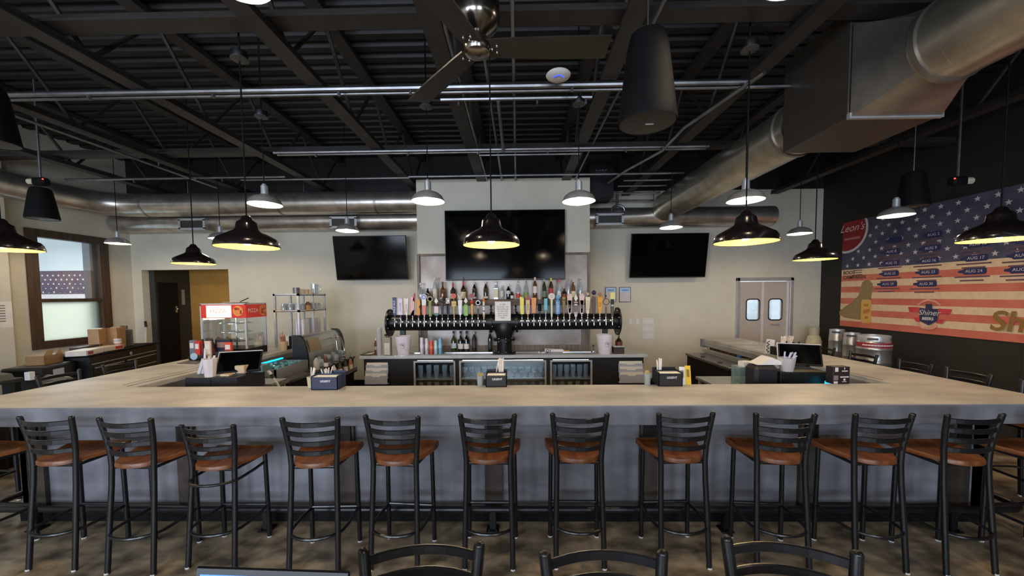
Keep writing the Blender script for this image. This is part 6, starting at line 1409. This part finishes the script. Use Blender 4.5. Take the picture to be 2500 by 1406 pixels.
# event list: dark blue bottle shapes with dates and lines of small print
ev = [[(2162, 2203, 586, ''), (2150, 2200, 614.5, 'AUG 8'), (2151, 2197, 642.5, 'AUG 15'), (2147, 2195, 668, 'AUG 22'), (2142, 2191, 693.5, 'AUG 29')],
      [(2252, 2301, 573, 'AUG 2'), (2243, 2298, 606, 'AUG 9'), (2238, 2294, 637, 'AUG 16'), (2235, 2293, 664.5, 'AUG 23'), (2230, 2288, 693, 'AUG 30')],
      [(2364, 2424, 562, 'AUG 3'), (2352, 2418, 596, 'AUG 10'), (2345, 2414, 630, 'AUG 17'), (2340, 2410, 662, 'AUG 24')],
      [(2467, 2545, 585, 'AUG 11'), (2458, 2540, 623, 'AUG 18'), (2452, 2535, 658, 'AUG 25')]]
pills = []; lines = []; words = []
for ci, colm in enumerate(ev):
    for x0, x1, y, s in colm:
        a, b = pp(x0, y), pp(x1, y); zc_ = (a.z+b.z)/2; h = .045; L = a.y-b.y
        pills.append([(a.y, zc_-.014), (a.y-L*.16, zc_-h*.5), (a.y-L*.24, zc_-h), (b.y+.02, zc_-h), (b.y, zc_-h*.7), (b.y, zc_+h*.7), (b.y+.02, zc_+h), (a.y-L*.24, zc_+h), (a.y-L*.16, zc_+h*.5), (a.y, zc_+.014)])
        m_ = (a.y+b.y)/2
        for k, wd_ in enumerate((.62, .42)): lines.append([(m_-L*wd_, zc_-.085-.05*k), (m_+L*wd_, zc_-.085-.05*k), (m_+L*wd_, zc_-.065-.05*k), (m_-L*wd_, zc_-.065-.05*k)])
        words.append((s, m_, zc_))
for k, l_ in enumerate(lines): pass
lo = flat('small_print', lines, cm(110, 76, 84, .8)); 
lay[0] = 9; _po = [flat('bottle_print', [pl_], cm(44, 48, 92, .8), lift=8) for pl_ in pills]
for s, y, z in words:
    if s: btext(s, y-.03, z, .056, cm(220, 208, 208, .8))
# shield emblem
em = flat('emblem_wings', [yz([(2220, 749), (2246, 750), (2246, 762), (2223, 761)]), yz([(2294, 753), (2328, 755), (2322, 767), (2294, 765)]), yz([(2233, 774), (2248, 776), (2248, 787), (2238, 784)]), yz([(2291, 779), (2310, 780), (2304, 790), (2290, 789)])], cm(200, 62, 70, .8))
flat('emblem_shield', [yz([(2248, 751), (2262, 753), (2263, 742), (2278, 742), (2279, 754), (2292, 754), (2292, 783), (2270, 794), (2248, 783)])], cm(44, 48, 82, .8))
arc_t = [(2244, 747), (2256, 738), (2270, 734.5), (2286, 738), (2299, 747)]; arc_tb = [(x, y-5) for x, y in arc_t]
flat('emblem_ribbon', [yz(arc_t+arc_tb[::-1]), yz([(2240, 790), (2254, 802), (2270, 805), (2284, 803), (2291, 796), (2289, 791), (2270, 799), (2256, 797), (2246, 788)])], cm(224, 160, 140, .8))
q = pp(2270, 767); btext('Shiner', q.y, q.z+.02, .115, cm(216, 210, 204, .8), shear=.35); q = pp(2268, 779); btext('BEERS', q.y, q.z+.005, .06, cm(216, 210, 204, .8), bold=.002)
q = pp(2418, 790); btext('Shiner', q.y, q.z+.03, .36, cm(140, 104, 50, .8), align='LEFT', shear=.15, bold=.006)
# second banner hanging in the room beyond the window
def pq(px, py): return W(px, py, Y=10.58)
b2 = thing('flag_banner', 'small star-spangled banner seen through the left window', 'banner', (0, 10.58, 0))
a, b = pq(66, 662), pq(262, 728)
MB().bx(a.x, b.x, 0, .015, b.z, a.z).build('panel', cm(226, 216, 210), b2); zl_ = pq(150, 718).z
MB().bx(a.x, b.x, -.002, 0, zl_, a.z).build('star_field', BLU, b2)
m = MB()
for r in range(5):
    for c in range(18):
        x, z = a.x+.12+c*.16+(r % 2)*.08, zl_+.06+r*.12
        if x < b.x-.05: m.ext([(x+(.035 if k % 2 == 0 else .015)*math.sin(k*PI/5), z+(.035 if k % 2 == 0 else .015)*math.cos(k*PI/5)) for k in range(10)], 'Y', -.003, -.002)
o = m.build('star_print', M['paper'], b2); o['kind'] = 'stuff'
c = pq(75, 680); rd_ = c.z-pq(75, 697).z; MB().tube([(c.x, -.003, c.z), (c.x, -.006, c.z)], rd_, 30).build('logo_ring', M['paper'], b2); MB().tube([(c.x, -.006, c.z), (c.x, -.008, c.z)], rd_*.88, 30).build('logo_disc', cm(196, 60, 60), b2)
m = MB()
for px in (118, 154, 190, 222):
    for py in (690, 701, 712): q = pq(px, py); m.bx(q.x-.13, q.x+.13, -.004, -.003, q.z-.025, q.z+.025)
m.build('event_marks', cm(60, 62, 100), b2)
